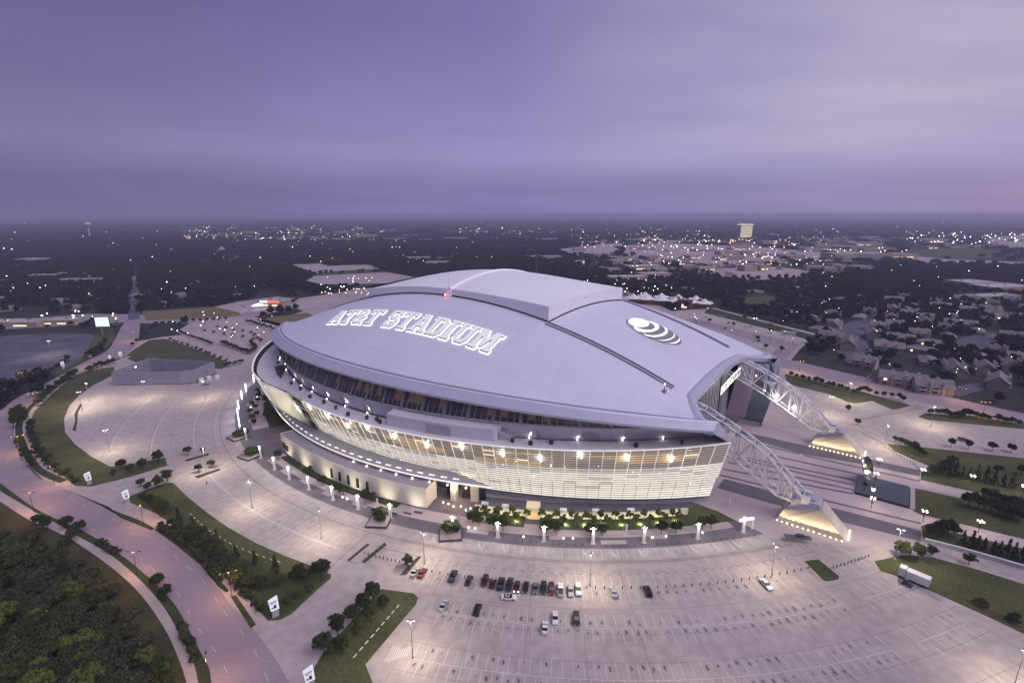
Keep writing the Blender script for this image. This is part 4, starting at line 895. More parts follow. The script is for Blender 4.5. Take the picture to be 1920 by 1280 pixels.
# ------------------------------------------------------------------ vegetation
nrng = np.random.default_rng(11)
def leaf_crown(name, mat, nleaf, rx, rz, zc, clumps, leaf, shape='round', seed=1, gap=.0):
    "crown of small leaf faces gathered in clumps; unit in metres"
    g_ = np.random.default_rng(seed); V = []; F = []
    cen = []
    for k in range(clumps):
        if shape == 'cone':
            h = g_.random(); r = rx*(1-h)*.75+.1; a = g_.random()*6.283; cen.append((r*math.cos(a)*g_.random()**.4, r*math.sin(a)*g_.random()**.4, zc-rz+2*rz*h, .22*rx*(1.3-h)))
        else:
            d = g_.normal(size=3); d /= np.linalg.norm(d); q = g_.random()**.45*.78
            if d[2] < -.55: d[2] *= .5
            cen.append((d[0]*rx*q, d[1]*rx*q, zc+d[2]*rz*q, rx*g_.uniform(.24, .40)))
    cen = np.array(cen); idx = g_.integers(0, clumps, nleaf); c = cen[idx]
    d = g_.normal(size=(nleaf, 3)); d /= np.linalg.norm(d, axis=1)[:, None]; d[:, 2] = np.where(d[:, 2] < -.3, -d[:, 2]*.6, d[:, 2])
    p = c[:, :3]+d*c[:, 3:4]*g_.uniform(.65, 1.05, (nleaf, 1))
    n = d+g_.normal(size=(nleaf, 3))*.55; n /= np.linalg.norm(n, axis=1)[:, None]
    t = np.cross(n, g_.normal(size=(nleaf, 3))); t /= np.linalg.norm(t, axis=1)[:, None]; b_ = np.cross(n, t)
    s = leaf*g_.uniform(.6, 1.35, (nleaf, 1))
    Q = np.stack([p-t*s, p-b_*s*.55, p+t*s, p+b_*s*.6], 1).reshape(-1, 3)
    me = bpy.data.meshes.new(name); me.vertices.add(len(Q)); me.vertices.foreach_set('co', Q.ravel())
    me.loops.add(nleaf*4); me.loops.foreach_set('vertex_index', np.arange(nleaf*4)); me.polygons.add(nleaf); me.polygons.foreach_set('loop_start', np.arange(nleaf)*4)
    try: me.polygons.foreach_set('loop_total', np.full(nleaf, 4))
    except Exception: pass
    me.materials.append(mat); me.update(); me.validate(); return me
def trunk_me(h, r, limbs, seed, spread=.35):
    g_ = random.Random(seed); b = B().tube((0, 0, -.1), (0, 0, h*.5), r, r*.7, 7).tube((0, 0, h*.5), (g_.uniform(-.2, .2), g_.uniform(-.2, .2), h*.95), r*.7, r*.2, 6)
    for k in range(limbs):
        a = g_.random()*6.283; z = h*g_.uniform(.4, .65); L_ = h*spread*g_.uniform(.7, 1.2); b.tube((0, 0, z), (L_*math.cos(a), L_*math.sin(a), z+L_*.75), r*.45, r*.12, 5)
    return b.me('trunk', bark_m)
TREES = {}
for k in range(4):
    TREES['round', k] = (leaf_crown('crown', leaf_d, 3000, 3.3, 2.9, 4.6, 32, .36, seed=20+k), trunk_me(5.2, .20, 5, 20+k))
    TREES['wild', k] = (leaf_crown('crown', (leaf_b, leaf_d, leaf_b, leaf_d)[k], 4200, 4.8, 3.4, 5.0, 36, .40, seed=40+k), trunk_me(6.2, .24, 6, 40+k, .45))
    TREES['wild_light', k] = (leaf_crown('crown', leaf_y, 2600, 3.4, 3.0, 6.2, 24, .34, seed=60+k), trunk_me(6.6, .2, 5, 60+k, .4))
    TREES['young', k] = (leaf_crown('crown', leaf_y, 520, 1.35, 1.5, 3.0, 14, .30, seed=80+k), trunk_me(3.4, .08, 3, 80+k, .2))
    TREES['cone', k] = (leaf_crown('crown', leaf_d, 900, 2.0, 3.6, 4.2, 60, .30, 'cone', seed=100+k), trunk_me(6.5, .16, 0, 100+k))
    TREES['bush', k] = (leaf_crown('crown', (leaf_d, leaf_b)[k % 2], 420, 1.5, .95, 1.0, 12, .28, seed=120+k), trunk_me(1.3, .08, 4, 120+k, .5))
TN = {'round': ('round_tree', 'tree'), 'wild': ('thicket_tree', 'tree'), 'wild_light': ('thicket_tree', 'tree'), 'young': ('young_tree', 'tree'), 'cone': ('conifer_tree', 'tree'), 'bush': ('shrub', 'shrub')}
def tree(kind, loc, sc_, label, group=None, sz=None):
    cr_, tr_ = TREES[kind, rnd.randrange(4)]; nm, cat = TN[kind]
    o = tag(empty(nm, loc, rnd.uniform(0, 6.28)), label, cat, group); o.scale = (sc_*rnd.uniform(.9, 1.1), sc_*rnd.uniform(.9, 1.1), (sz or sc_)*rnd.uniform(.9, 1.12))
    put('crown', cr_, o); put('trunk', tr_, o); return o
def lerp_px(pts, n, jit=0.0):
    P = [px(*q) for q in pts]; L_ = [0]
    for a, c in zip(P, P[1:]): L_.append(L_[-1]+(c-a).length)
    o = []
    for k in range(n):
        d = L_[-1]*(k+.5)/n+rnd.uniform(-jit, jit)*L_[-1]/n
        for i in range(len(P)-1):
            if d <= L_[i+1] or i == len(P)-2: o.append(P[i]+(P[i+1]-P[i])*((d-L_[i])/(L_[i+1]-L_[i]))); break
    return [v+Vector((rnd.uniform(-jit, jit)*2, rnd.uniform(-jit, jit)*2, 0)) for v in o]
# named trees, each one where it stands (photo pixel of the trunk foot)
for q, s_, lb in (((700,1125),1.15,'dark round tree at the far corner of the triangular grass island'),((683,1147),1.1,'second round tree along the drive edge of the grass island'),((662,1165),1.0,'third round tree along the drive edge of the grass island'),((634,1190),1.1,'fourth round tree along the drive edge of the grass island'),((608,1225),1.25,'nearest round tree at the lower end of the grass island'),
    ((718,1143),.85,'smaller tree in the inner row of the grass island, nearest its tip'),((696,1165),.9,'middle tree of the inner row on the grass island'),((672,1190),.85,'third tree of the inner row on the grass island'),((642,1225),.95,'lowest tree of the inner row on the grass island'),
    ((765,1062),.85,'lone tree on the small kerbed bed beside the parked cars'),((603,1083),1.25,'big dark tree at the right tip of the wedge lawn'),((562,1085),.95,'round tree left of the big one at the wedge lawn tip'),
    ((315,903),1.1,'round tree at the upper tip of the wedge lawn beside the drive'),((298,915),1.0,'tree just below the tip of the wedge lawn'),((278,920),.8,'tree beside the white sign on the wedge lawn'),((265,912),.75,'leftmost tree of the group behind the white sign'),
    ((353,853),.85,'tree at the left end of the small kerbed strip in the left lot'),((380,848),.6,'small tree at the right end of the small kerbed strip in the left lot'),((373,885),.7,'left tree of the lower kerbed strip in the left lot'),((397,877),.75,'right tree of the lower kerbed strip in the left lot'),
    ((228,880),1.0,'leftmost big tree at the bottom of the west lawn'),((245,886),.9,'second tree at the bottom of the west lawn'),((268,880),1.0,'third tree at the bottom of the west lawn'),((298,868),1.15,'rightmost big tree at the bottom of the west lawn'),((213,892),.6,'small tree at the corner of the west lawn'),
    ((1590,772),.85,'lone tree on the concrete beside the ramp wall'),((1607,796),.75,'second lone tree on the concrete below the ramp wall'),
    ((1720,1048),1.1,'broad dark tree beside the last light mast of the near lot'),((1690,1045),1.15,'broad tree left of the white trailer'),((1745,1042),.8,'smaller tree at the top of the east lawn'),((1816,1058),.85,'lone bush-like tree on the walk above the east lawn')):
    tree('round', px(*q), s_*.72, lb)
for q, lb in (((1840,1137),'left of two low bushes on the east lawn'),((1897,1165),'right of two low bushes on the east lawn')): tree('bush', px(*q), 1.5, lb)
def run(kind, pts, n, s_, label, group, jit=.15, sz=None):
    if kind == 'round': s_ *= .78
    for v in lerp_px(pts, n, jit): tree(kind, v, s_*rnd.uniform(.82, 1.2), label, group, sz)
for a in (-63.4,-62.4,-58.0,-57.0,-53.6,-52.4,-46.4,-44.9,-41.9,-41.0):
    tree('round', PO(207.5+rnd.uniform(-.5, .5), a), .72, 'round clipped tree on the paved ring in front of the glass side', 'round trees on the ring plaza')
for r, a in ((207,-83),(207,-82.2),(206.8,-78.9),(206.5,-78.1),(206.5,-86),(207,-96.3),(206,-89),(206.5,-65),(205.5,-65.8)):
    tree('round', PO(r, a), .68, 'round tree on the plaza before the cream pavilion', 'round trees before the pavilion')
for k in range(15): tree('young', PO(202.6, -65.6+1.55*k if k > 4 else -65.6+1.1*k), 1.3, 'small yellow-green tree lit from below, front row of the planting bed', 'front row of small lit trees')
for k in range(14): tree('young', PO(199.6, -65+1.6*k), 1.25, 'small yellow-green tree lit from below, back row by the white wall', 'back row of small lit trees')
for k in range(14): tree('round', PO(rnd.uniform(191, 199), -110-1.25*k), .78, 'dense tree in the bed by the stadium left end', 'trees by the left end of the stadium')
for k in range(12): tree('round', PO(rnd.uniform(203, 209), -111-1.75*k), .55, 'small tree among the paving pads left of the stadium', 'small trees left of the stadium')
run('round', [(62,795),(60,815),(66,840),(80,860),(105,880),(135,895)], 9, .75, 'tree on the outer edge of the west lawn', 'trees along the west lawn wall')
run('bush', [(58,800),(58,820),(66,845),(84,868),(110,888),(150,908)], 16, 1.1, 'shrub in the bed at the edge of the west lawn', 'shrubs along the west lawn')
run('round', [(68,765),(85,748),(105,733),(128,715),(145,702)], 10, .95, 'dense dark tree between the west lawn and the curved road', 'dense trees by the curved road')
run('round', [(162,700),(175,694),(190,690),(205,684),(220,680)], 7, .85, 'tree in the clump by the concrete enclosure', 'trees near the enclosure')
run('wild', [(35,770),(33,785),(37,800),(45,780)], 4, .8, 'tree in the verge at the bend of the curved road', 'trees at the road bend')
run('round', [(36,835),(45,850),(55,866),(62,880)], 4, .85, 'tree on the verge below the road bend', 'trees below the road bend')
run('round', [(262,938),(285,950),(300,958),(312,970)], 4, .8, 'tree in the upper part of the wedge bed', 'trees in the upper wedge bed')
run('round', [(318,985),(345,1005),(370,1025),(395,1045),(408,1065)], 9, .68, 'low tree in the roadside bed beside the wedge', 'trees in the roadside bed')
run('cone', [(325,975),(345,985),(430,1040),(490,1062),(530,1080)], 7, .8, 'dark pointed evergreen on the wedge lawn', 'evergreens on the wedge lawn')
run('wild', [(350,1000),(400,1035),(440,1075),(480,1110)], 9, .62, 'brushy tree inside the wedge bed', 'brushy trees in the wedge bed')
run('round', [(435,1085),(450,1100),(475,1105),(510,1100),(545,1095),(585,1090)], 7, .75, 'tree at the lower end of the wedge bed', 'trees in the lower wedge bed')
run('bush', [(400,1050),(450,1110),(490,1145),(540,1130),(590,1100)], 14, 1.0, 'shrub in the wedge bed', 'shrubs in the wedge bed')
for q in ((127,990),(152,998),(135,1016),(75,985),(90,993),(295,1100),(312,1125)): tree('round', px(*q), .68, 'small dark tree on the verge between the sidewalk and the curved road', 'verge trees by the curved road')
run('bush', [(185,1017),(200,1028),(222,1040)], 6, 1.2, 'dark shrub on the verge by the sidewalk bend', 'verge shrubs at the bend')
run('bush', [(338,1175),(348,1195),(358,1215),(368,1245)], 8, 1.0, 'shrub on the lower verge by the sidewalk', 'verge shrubs near the bottom edge')
# thicket
def brush_ok(v, m):
    P2_ = np.array([[v.x, v.y]]); d_ = min((Vector((q.x, q.y, 0))-Vector((v.x, v.y, 0))).length for q in sw_o)
    return bool(inside(P2_, ALLPOLY_BRUSH)[0]) and d_ > m
k_ = 0
for i_ in range(1500):
    v = px(rnd.uniform(-150, 345), rnd.uniform(950, 1380))
    if k_ >= 290: break
    if not brush_ok(v, rnd.uniform(6, 15)): continue
    k_ += 1; light_ = rnd.random() < .14
    tree('wild_light' if light_ else 'wild', v, rnd.uniform(.45, .95), 'yellow-green tree standing out of the dark thicket' if light_ else 'brownish dark tree in the dense thicket beside the sidewalk', 'pale trees in the thicket' if light_ else 'thicket trees')
k_ = 0
for i_ in range(1500):
    v = px(rnd.uniform(-100, 350), rnd.uniform(965, 1330))
    if k_ >= 170: break
    if not brush_ok(v, 3): continue
    k_ += 1; tree('bush', v, rnd.uniform(.8, 2.0), 'low shrub of the thicket beside the sidewalk', 'thicket shrubs')
run('bush', [(300,992),(322,1003),(350,1020),(380,1045),(402,1072),(412,1090)], 22, 1.3, 'dark shrub on the roadside mulch bed', 'shrubs on the roadside bed')
run('round', [(15,725),(25,722),(40,720),(80,712),(125,680),(140,676)], 9, .85, 'tree on the verge of the dark asphalt lot', 'trees by the asphalt lot')
run('round', [(180,660),(195,650),(200,642),(160,672)], 8, .8, 'tree in the clump left of the curved road', 'trees left of the curved road')
run('round', [(70,618),(100,616),(125,614),(160,612),(185,611),(222,622)], 6, .95, 'street tree beyond the asphalt lot', 'street trees beyond the asphalt lot')
run('round', [(245,655),(250,648),(262,640),(275,630),(265,618)], 6, .8, 'tree on the right verge of the curved road', 'trees right of the curved road')
run('round', [(283,618),(295,610),(335,610),(350,605),(380,604),(400,603),(430,600)], 16, .8, 'tree at the top of the garden lot', 'trees at the top of the garden lot')
run('round', [(332,622),(350,630),(375,638),(400,648)], 20, .62, 'clipped tree in the dark hedge line of the garden lot', 'left hedge of the garden lot')
run('round', [(415,645),(440,655),(468,665),(482,655),(470,645)], 26, .75, 'dense tree in the clump beside the stadium left tip', 'clump at the stadium left tip')
run('round', [(460,604),(485,612),(520,622),(545,612)], 16, .75, 'tree in the row along the dry field', 'row along the dry field')
run('bush', [(315,635),(340,645),(370,655),(400,668),(430,678)], 13, 1.1, 'small bush in the row on the corner lawn edge', 'bushes on the corner lawn edge')
run('round', [(420,690),(440,684),(457,680)], 7, .62, 'small tree on the strip by the stadium left tip', 'small trees on the left strip')
run('bush', [(380,620),(420,628),(450,632),(490,640),(470,625),(400,612)], 14, 1.3, 'shrub on an island of the garden lot', 'shrubs in the garden lot')
run('cone', [(1775,895),(1793,893),(1803,897),(1822,898),(1838,903),(1853,907),(1870,910),(1888,914),(1905,917)], 9, .85, 'dark cypress in the row above the garden walk', 'cypress row', .03)
run('round', [(1740,890),(1752,893),(1765,890),(1785,868)], 6, .85, 'tree at the corner of the plaza and the upper lawn', 'trees at the plaza corner')
run('round', [(1675,828),(1692,833),(1705,843),(1720,850),(1735,858)], 8, .75, 'tree along the curved edge of the upper lawn', 'trees on the curved lawn edge')
for q in ((1783,838),(1815,842),(1860,845),(1895,848),(1870,888),(1915,890)): tree('round', px(*q), .62, 'young round tree on the upper lawn', 'young trees on the upper lawn')
run('round', [(1812,950),(1830,955),(1850,958),(1870,965),(1890,972),(1910,980),(1900,955),(1840,940)], 17, 1.05, 'tree in the grove on the garden lawn', 'grove on the garden lawn')
run('round', [(1740,1008),(1755,1008),(1775,1003),(1795,1008)], 6, .95, 'tree at the left end of the hedge lawn', 'trees at the end of the hedge lawn')
run('cone', [(1800,1020),(1830,1028),(1860,1037),(1890,1045),(1920,1053)], 9, .8, 'evergreen along the long low garden wall', 'evergreens along the garden wall')
run('round', [(1478,705),(1500,712),(1520,716),(1545,722),(1562,728),(1580,732),(1600,738),(1617,733),(1635,742),(1650,744),(1682,748),(1700,756)], 20, .72, 'tree on the bank below the right road', 'trees on the right road bank')
run('round', [(1740,778),(1765,780),(1795,785),(1815,782),(1835,786),(1860,790),(1885,794),(1915,798)], 15, .75, 'tree on the lower bank beside the right road', 'trees on the lower right bank')
run('bush', [(1345,572),(1400,588),(1440,600),(1500,618)], 22, 1.2, 'shrub in the row behind the rear lot', 'shrubs behind the rear lot')
for q in ((1375,612),(1395,600),(1420,640),(1435,655),(1465,660),(1330,605),(1445,625)): tree('round', px(*q), .7, 'tree on an island of the rear lot', 'trees in the rear lot')
# hedge of the small drive island
b = B()
for k in range(12):
    v = px(684+38*k/11*.98-.5, 1053-31*k/11); b.ball(v+Vector((0, 0, .35)), .62+.1*(k % 2), 7, .75)
tag(b.ob('hedge', leaf_d), 'narrow clipped hedge strip beside the driveway mouth', 'hedge')

# ------------------------------------------------------------------ lamps
def dupe(proto, loc, rz, label=None, group=None):
    r = proto.copy(); r.location = loc; r.rotation_euler = (0, 0, rz); COL.objects.link(r)
    if label: r['label'] = label
    if group: r['group'] = group
    for ch in proto.children:
        c = ch.copy(); c.parent = r; COL.objects.link(c)
        for g_ in ch.children: d = g_.copy(); d.parent = c; COL.objects.link(d)
    return r
# parking masts
mp = tag(empty('parking_mast', (0, 0, 0)), 'tall grey light mast', 'lamp post', 'parking masts')
B().tube((0, 0, 0), (0, 0, 12), .13, .07, 8).ob('pole', galv, mp); B().tube((0, 0, -.05), (0, 0, .8), .32, .30, 8).ob('mast_base', conc_m, mp)
B().box((.7, 0, 12.0), (.9, .5, .16)).box((-.7, 0, 12.0), (.9, .5, .16)).box((0, 0, 12), (.7, .12, .12)).ob('lamp_arm', galv, mp)
B().box((.75, 0, 11.88), (.7, .42, .1)).ob('lamp_head', lamp_hot, mp); B().box((-.75, 0, 11.88), (.7, .42, .1)).ob('lamp_head', lamp_hot, mp)
light('mast_light', 'SPOT', (0, 0, 11.7), 6200, (1.0, .84, .58), mp, .5, 160, (0, 0, -1), .35)
masts = [((774,1233),'lone light mast beside the hatched end of the lower parking rows'),((796,1057),'light mast at the left end of the bollard row by the small tree'),((1106,1098),'light mast in the middle of the bollard row'),((1446,1082),'light mast beside the white car at the right end of the bollard row'),((1677,1050),'light mast at the left tip of the east lawn'),((473,952),'light mast in the left parking rows nearest the ring'),((603,1010),'light mast at the right end of the left parking rows'),((387,884),'light mast on the small kerbed strip of the left lot'),((206,848),'light mast at the lower left of the big left lot'),((168,752),'light mast at the upper left rim of the big left lot'),((274,748),'light mast in the upper middle of the big left lot'),((385,748),'light mast at the upper right of the big left lot'),((155,770),'light mast at the left rim of the big left lot'),((1554,780),'light mast behind the far arch foot'),((1745,800),'light mast on the upper right lot'),((1590,752),'light mast on the road bank'),((1658,838),'light mast by the curved edge of the upper lawn'),((97,665),'light mast in the dark asphalt lot')]
for k, (q, lb) in enumerate(masts):
    if k == 0: mp.location = px(*q); mp['label'] = lb
    else: dupe(mp, px(*q), rnd.uniform(0, 3), lb)
for q, lb in (((1900,1290),'light mast below the right edge of the near lot'),((1330,1400),'light mast of the near lot out past the lower rows')): dupe(mp, px(*q), .4, lb)
# lit pylons round the ring
pp = tag(empty('light_pylon', (0, 0, 0)), 'pylon', 'light pylon', 'pylons round the ring plaza')
B().hexa([(-.35,-.6,0),(.35,-.6,0),(.35,.6,0),(-.35,.6,0),(-.25,-.42,6.2),(.25,-.42,6.2),(.25,.42,6.2),(-.25,.42,6.2)]).ob('shaft', white_m, pp)
B().box((.30, 0, 5.35), (.14, .62, 1.9)).ob('lamp_panel', panel_lit, pp); B().box((-.30, 0, 5.35), (.14, .62, 1.9)).ob('lamp_panel', panel_lit, pp)
B().tube((0, -.9, 6.0), (0, .9, 6.0), .07, .07, 6).ob('crossbar', galv, pp)
for y_ in (-.95, .95): B().box((0, y_, 5.95), (.25, .2, .2)).ob('spot_head', panel_lit, pp)
B().box((0, 0, .12), (1.4, 1.9, .24)).ob('pylon_base', walk_m, pp)
light('pylon_light', 'POINT', (1.0, 0, 6.3), 700, (1, .93, .80), pp, .4)
ang = [-105.9,-98.6,-94.2,-90.5,-86.5,-82.4,-78.6,-74.4,-67.3,-62.7,-58.2,-53.5,-48.6,-43.2,-38.2]
ordn = ['first','second','third','fourth','fifth','sixth','seventh','eighth','ninth','tenth','eleventh','twelfth','thirteenth','fourteenth','last']
for k, a in enumerate(ang):
    lb = 'white light pylon on the ring plaza, %s counted from the left' % ordn[k]
    if k == 0: pp.location = PO(212, a); pp.rotation_euler.z = rot_pol(a); pp['label'] = lb
    else: dupe(pp, PO(212, a), rot_pol(a), lb)
pv = tag(empty('lit_banner_pylon', (0, 0, 0)), 'tall white pylon glowing violet-white left of the stadium', 'light pylon', 'glowing pylons left of the stadium')
B().hexa([(-.35,-.7,0),(.35,-.7,0),(.35,.7,0),(-.35,.7,0),(-.25,-.5,2.0),(.25,-.5,2.0),(.25,.5,2.0),(-.25,.5,2.0)]).ob('shaft', white_m, pv)
B().hexa([(-.3,-.6,2.0),(.3,-.6,2.0),(.3,.6,2.0),(-.3,.6,2.0),(-.24,-.45,7.2),(.24,-.45,7.2),(.24,.45,7.2),(-.24,.45,7.2)]).ob('glowing_panel', lamp_v, pv)
light('pylon_light', 'POINT', (1.4, 0, 5), 420, (.85, .80, 1), pv, .5)
for k, a in enumerate((-132.1,-126.8,-123.0,-118.1,-114.4,-110.2)):
    if k == 0: pv.location = PO(213, a); pv.rotation_euler.z = rot_pol(a)
    else: dupe(pv, PO(213, a), rot_pol(a))
# low ground lights on the ring plaza
for r, a in ((209.5,-81.6),(209.5,-80.9),(209.8,-76.8),(209.8,-76.1),(209.4,-65.9),(209.4,-65.2),(211.2,-60.2),(210.6,-56.3),(210.6,-55.4),(210.4,-47.6),(210.2,-46.2),(210.2,-42.4),(207,-119),(205,-124),(206,-113)):
    o = tag(empty('bollard_lamp', PO(r, a)), 'small glowing globe lamp low on the ring plaza paving', 'lamp', 'globe lamps on the ring plaza')
    B().tube((0, 0, 0), (0, 0, .7), .09).ob('stem', dkmetal, o); B().ball((0, 0, .95), .3, 7).ob('globe', lamp_w, o)
# plaza four-globe posts
gp = tag(empty('globe_lamp_post', (0, 0, 0)), 'post', 'lamp post', 'globe lamp posts on the east plaza')
B().tube((0, 0, 0), (0, 0, 4.2), .12, .08, 7).ob('post', dkmetal, gp)
for k in range(4): a = k*math.pi/2; B().tube((0, 0, 3.9), (.85*math.cos(a), .85*math.sin(a), 4.3), .05, .05, 5).ob('arm', dkmetal, gp); B().ball((.85*math.cos(a), .85*math.sin(a), 4.65), .27, 7).ob('globe', lamp_w, gp)
B().box((0, 0, 2.8), (.5, .5, .9)).ob('signal_box', dkmetal, gp)
light('globe_light', 'POINT', (0, 0, 5.3), 520, (1, .80, .56), gp, .5)
for k, (q, lb) in enumerate((((1633,953),'four-globe lamp post in front of the dark reflecting pool'),((1646,878),'four-globe lamp post on the far band behind the disc'),((1728,898),'four-globe lamp post at the upper right plaza corner'),((1730,978),'four-globe lamp post at the lower right plaza corner'),((1834,998),'four-globe lamp post on the lower garden walk'),((1820,910),'four-globe lamp post by the cypress row'),((1916,930),'four-globe lamp post at the right edge by the cypress row'),((1640,905),'four-globe lamp post just behind the pool edge'))):
    if k == 0: gp.location = px(*q); gp['label'] = lb
    else: dupe(gp, px(*q), rnd.uniform(0, 3), lb)
# street lamps on the curved road (sodium)
sp_ = tag(empty('street_lamp', (0, 0, 0)), 'lamp', 'street lamp', 'sodium street lamps')
B().tube((0, 0, 0), (0, 0, 8.6), .10, .06, 7).ob('pole', dkmetal, sp_); B().tube((0, 0, 8.5), (1.9, 0, 8.9), .05, .04, 5).ob('arm', dkmetal, sp_); B().tube((0, 0, 8.5), (-1.9, 0, 8.9), .05, .04, 5).ob('arm', dkmetal, sp_)
for x_ in (2.1, -2.1): B().box((x_, 0, 8.9), (.9, .4, .18)).ob('lamp_hood', dkmetal, sp_); B().box((x_, 0, 8.79), (.6, .28, .06)).ob('lamp_lens', lamp_o, sp_)
light('sodium_light', 'SPOT', (0, 0, 8.6), 2300, (1, .47, .17), sp_, .5, 160, (0, 0, -1), .4)
for k, (q, lb) in enumerate((((258,1078),'street lamp over the sidewalk beside the thicket'),((270,985),'street lamp on the inner sidewalk by the wedge bed'),((435,1118),'street lamp hidden in the orange-lit tree at the lower wedge'),((102,908),'street lamp on the orange-lit sidewalk below the west lawn'),((40,848),'street lamp on the verge at the road bend'),((68,763),'street lamp between the dense trees and the road'),((45,720),'street lamp over the verge of the asphalt lot'),((172,688),'street lamp near the trees left of the enclosure'),((64,960),'street lamp at the left end of the outer sidewalk'),((395,1290),'street lamp past the bottom edge of the curved road'),((248,640),'street lamp at the upper end of the curved road'),((1625,728),'street lamp on the right road before the houses'),((1498,698),'street lamp at the junction behind the far arch'),((1842,780),'street lamp on the right road past the side drive'),((1800,752),'street lamp at the side drive of the houses'))):
    if k == 0: sp_.location = px(*q); sp_['label'] = lb
    else: dupe(sp_, px(*q), rnd.uniform(0, 3), lb)
# ------------------------------------------------------------------ signs
def esign(q, label, rz, s_=1.0):
    o = tag(empty('entrance_sign', px(*q), rz), label, 'sign'); o.scale = (s_*.68, s_*.8, s_*1.08)
    B().hexa([(-1.3,-.35,0),(1.3,-.35,0),(1.3,.35,0),(-1.3,.35,0),(-1.0,-.35,2.3),(1.55,-.35,2.3),(1.55,.35,2.3),(-1.0,.35,2.3)]).ob('plinth', M('sign_grey', (.38,.38,.42), .6, .05), o)
    B().hexa([(-1.55,-.4,2.35),(1.75,-.4,2.35),(1.75,.4,2.35),(-1.55,.4,2.35),(-2.1,-.4,5.6),(1.5,-.4,6.2),(1.5,.4,6.2),(-2.1,.4,5.6)]).ob('panel', M('sign_white', (.75,.75,.80), .5, 0, emit=.30, ecol=(.96,.96,1.0)), o)
    for k, (x0, x1, z0, z1) in enumerate(((-1.5,-.4,4.7,5.1),(-.3,.9,4.8,5.2),(-1.4,.8,4.3,4.5))): B().box(((x0+x1)/2, -.42, (z0+z1)/2), (x1-x0, .05, z1-z0)).ob('lettering_bar', wall_d_m, o)
    B().box((.2, -.42, 3.4), (1.1, .05, 1.0)).ob('mark', dkmetal, o); B().box((-.9, -.42, 3.2), (.6, .05, .5)).ob('mark', dkmetal, o)
for q, lb, s_ in (((517,1156),'white slanted entrance sign at the tip of the wedge lawn',1.15),((168,908),'white slanted entrance sign at the bottom of the west lawn',1.0),((239,943),'white slanted entrance sign at the upper tip of the wedge bed',1.0),((583,1290),'white slanted entrance sign at the bottom edge by the grass island',1.1),((227,672),'white slanted entrance sign on the road right of the asphalt lot',1.0),((119,691),'white slanted entrance sign on the verge of the asphalt lot',1.0),((207,676),'pale slanted sign among the trees by the enclosure',.8)):
    v = px(*q); esign(q, lb, math.atan2(v.y, v.x)-math.pi/2+.15, s_*.88)
o = tag(empty('gate_sign', PO(211, -38.6), rot_pol(-38.6)), 'long lit horizontal sign beam at the right end of the ring plaza', 'sign')
B().box((.2, 3.2, 4.6), (.5, 6, .8)).ob('sign_beam', M('gate_sign_lit', (.8,.8,.8), .5, 0, emit=1.0, ecol=(1,.97,.92)), o); B().box((.2, 6, 2.2), (.4, .4, 4.4)).ob('post', white_m, o)
for r, a, lb in ((205.5,-49.9,'slim white banner on the ring plaza before the lawn'),(207,-77.2,'slim white banner on the plaza before the pavilion windows'),(206,-67.3,'slim white banner at the paved entry'),(196,-36.4,'slim white banner between the near arch foot and the lawn')):
    o = tag(empty('banner_stand', PO(r, a), rot_pol(a)), lb, 'banner'); B().tube((0, 0, 0), (0, 0, 3.6), .06).ob('pole', galv, o)
    B().hexa([(-.05,-.1,.4),(.05,-.1,.4),(.05,.55,.4),(-.05,.55,.4),(-.05,-.1,3.6),(.05,-.1,3.6),(.05,.7,3.2),(-.05,.7,3.2)]).ob('banner_cloth', white_m, o)
# ------------------------------------------------------------------ small site furniture
bo = mesh('bollard', *(lambda b: (b.v, b.f))(B().tube((0, 0, 0), (0, 0, .95), .16, .16, 6).tube((0, 0, .95), (0, 0, 1.1), .19, .08, 6)), dkmetal)
def bollards(r, a0, a1, step, label, group):
    n = int(abs(a1-a0)*math.pi/180*r/step)
    for i in range(n+1): tag(put('bollard', bo, None, PO(r, a0+(a1-a0)*i/n)), label, 'bollard', group)
bollards(234.4, -69.0, -36.4, 2.74, 'dark bollard in the long curved row in front of the parked cars', 'bollards before the parked cars')
bollards(233.0, -73.4, -70.0, 1.5, 'small bollard across the driveway mouth left of the parked cars', 'bollards across the driveway mouth')
bollards(236.6, -34.4, -30.4, 1.6, 'bollard in the short row right of the grass island', 'bollards right of the grass island')
for v in lerp_px([(1615,812),(1650,830),(1680,852),(1715,872),(1726,884)], 26): tag(put('bollard', bo, None, v, scale=(.8, .8, .8)), 'bollard in the curved row above the far plaza band', 'bollard', 'bollards above the far band')
for v in lerp_px([(960,1012),(1050,1022),(1160,1024),(1300,1018),(1420,1005)], 34): tag(put('bollard', bo, None, v, scale=(.6, .6, .8)), 'thin bollard on the kerb of the ring plaza', 'bollard', 'bollards on the ring kerb')
ws = B().hexa([(-.1,-.9,0),(.1,-.9,0),(.1,.9,0),(-.1,.9,0),(-.06,-.85,.16),(.06,-.85,.16),(.06,.85,.16),(-.06,.85,.16)]).me('wheel_stop', paint_m)
n = int(27.8*math.pi/180*250/2.74)
for i in range(n): a = -64.8+27.8*(i+.5)/n; tag(put('wheel_stop', ws, None, PO(249.6, a), rot_pol(a)), 'white concrete wheel stop in the middle parking row', 'wheel stop', 'wheel stops of the middle row')
for i in range(42): a = -69.2+33*(i+.5)/42; tag(put('wheel_stop', ws, None, PO(228.2, a), rot_pol(a)), 'white wheel stop at the head of the inner bollard row stalls', 'wheel stop', 'wheel stops of the inner row')
for v in lerp_px([(750,1132),(660,1236)], 9): tag(put('wheel_stop', ws, None, v+Vector((0, 0, .13)), math.atan2(*(px(750,1132)-px(660,1236)).yx)-math.pi/2, (1.6, .75, 1)), 'white kerb bar in the dashed line on the grass island', 'kerb bar', 'kerb bars on the grass island')
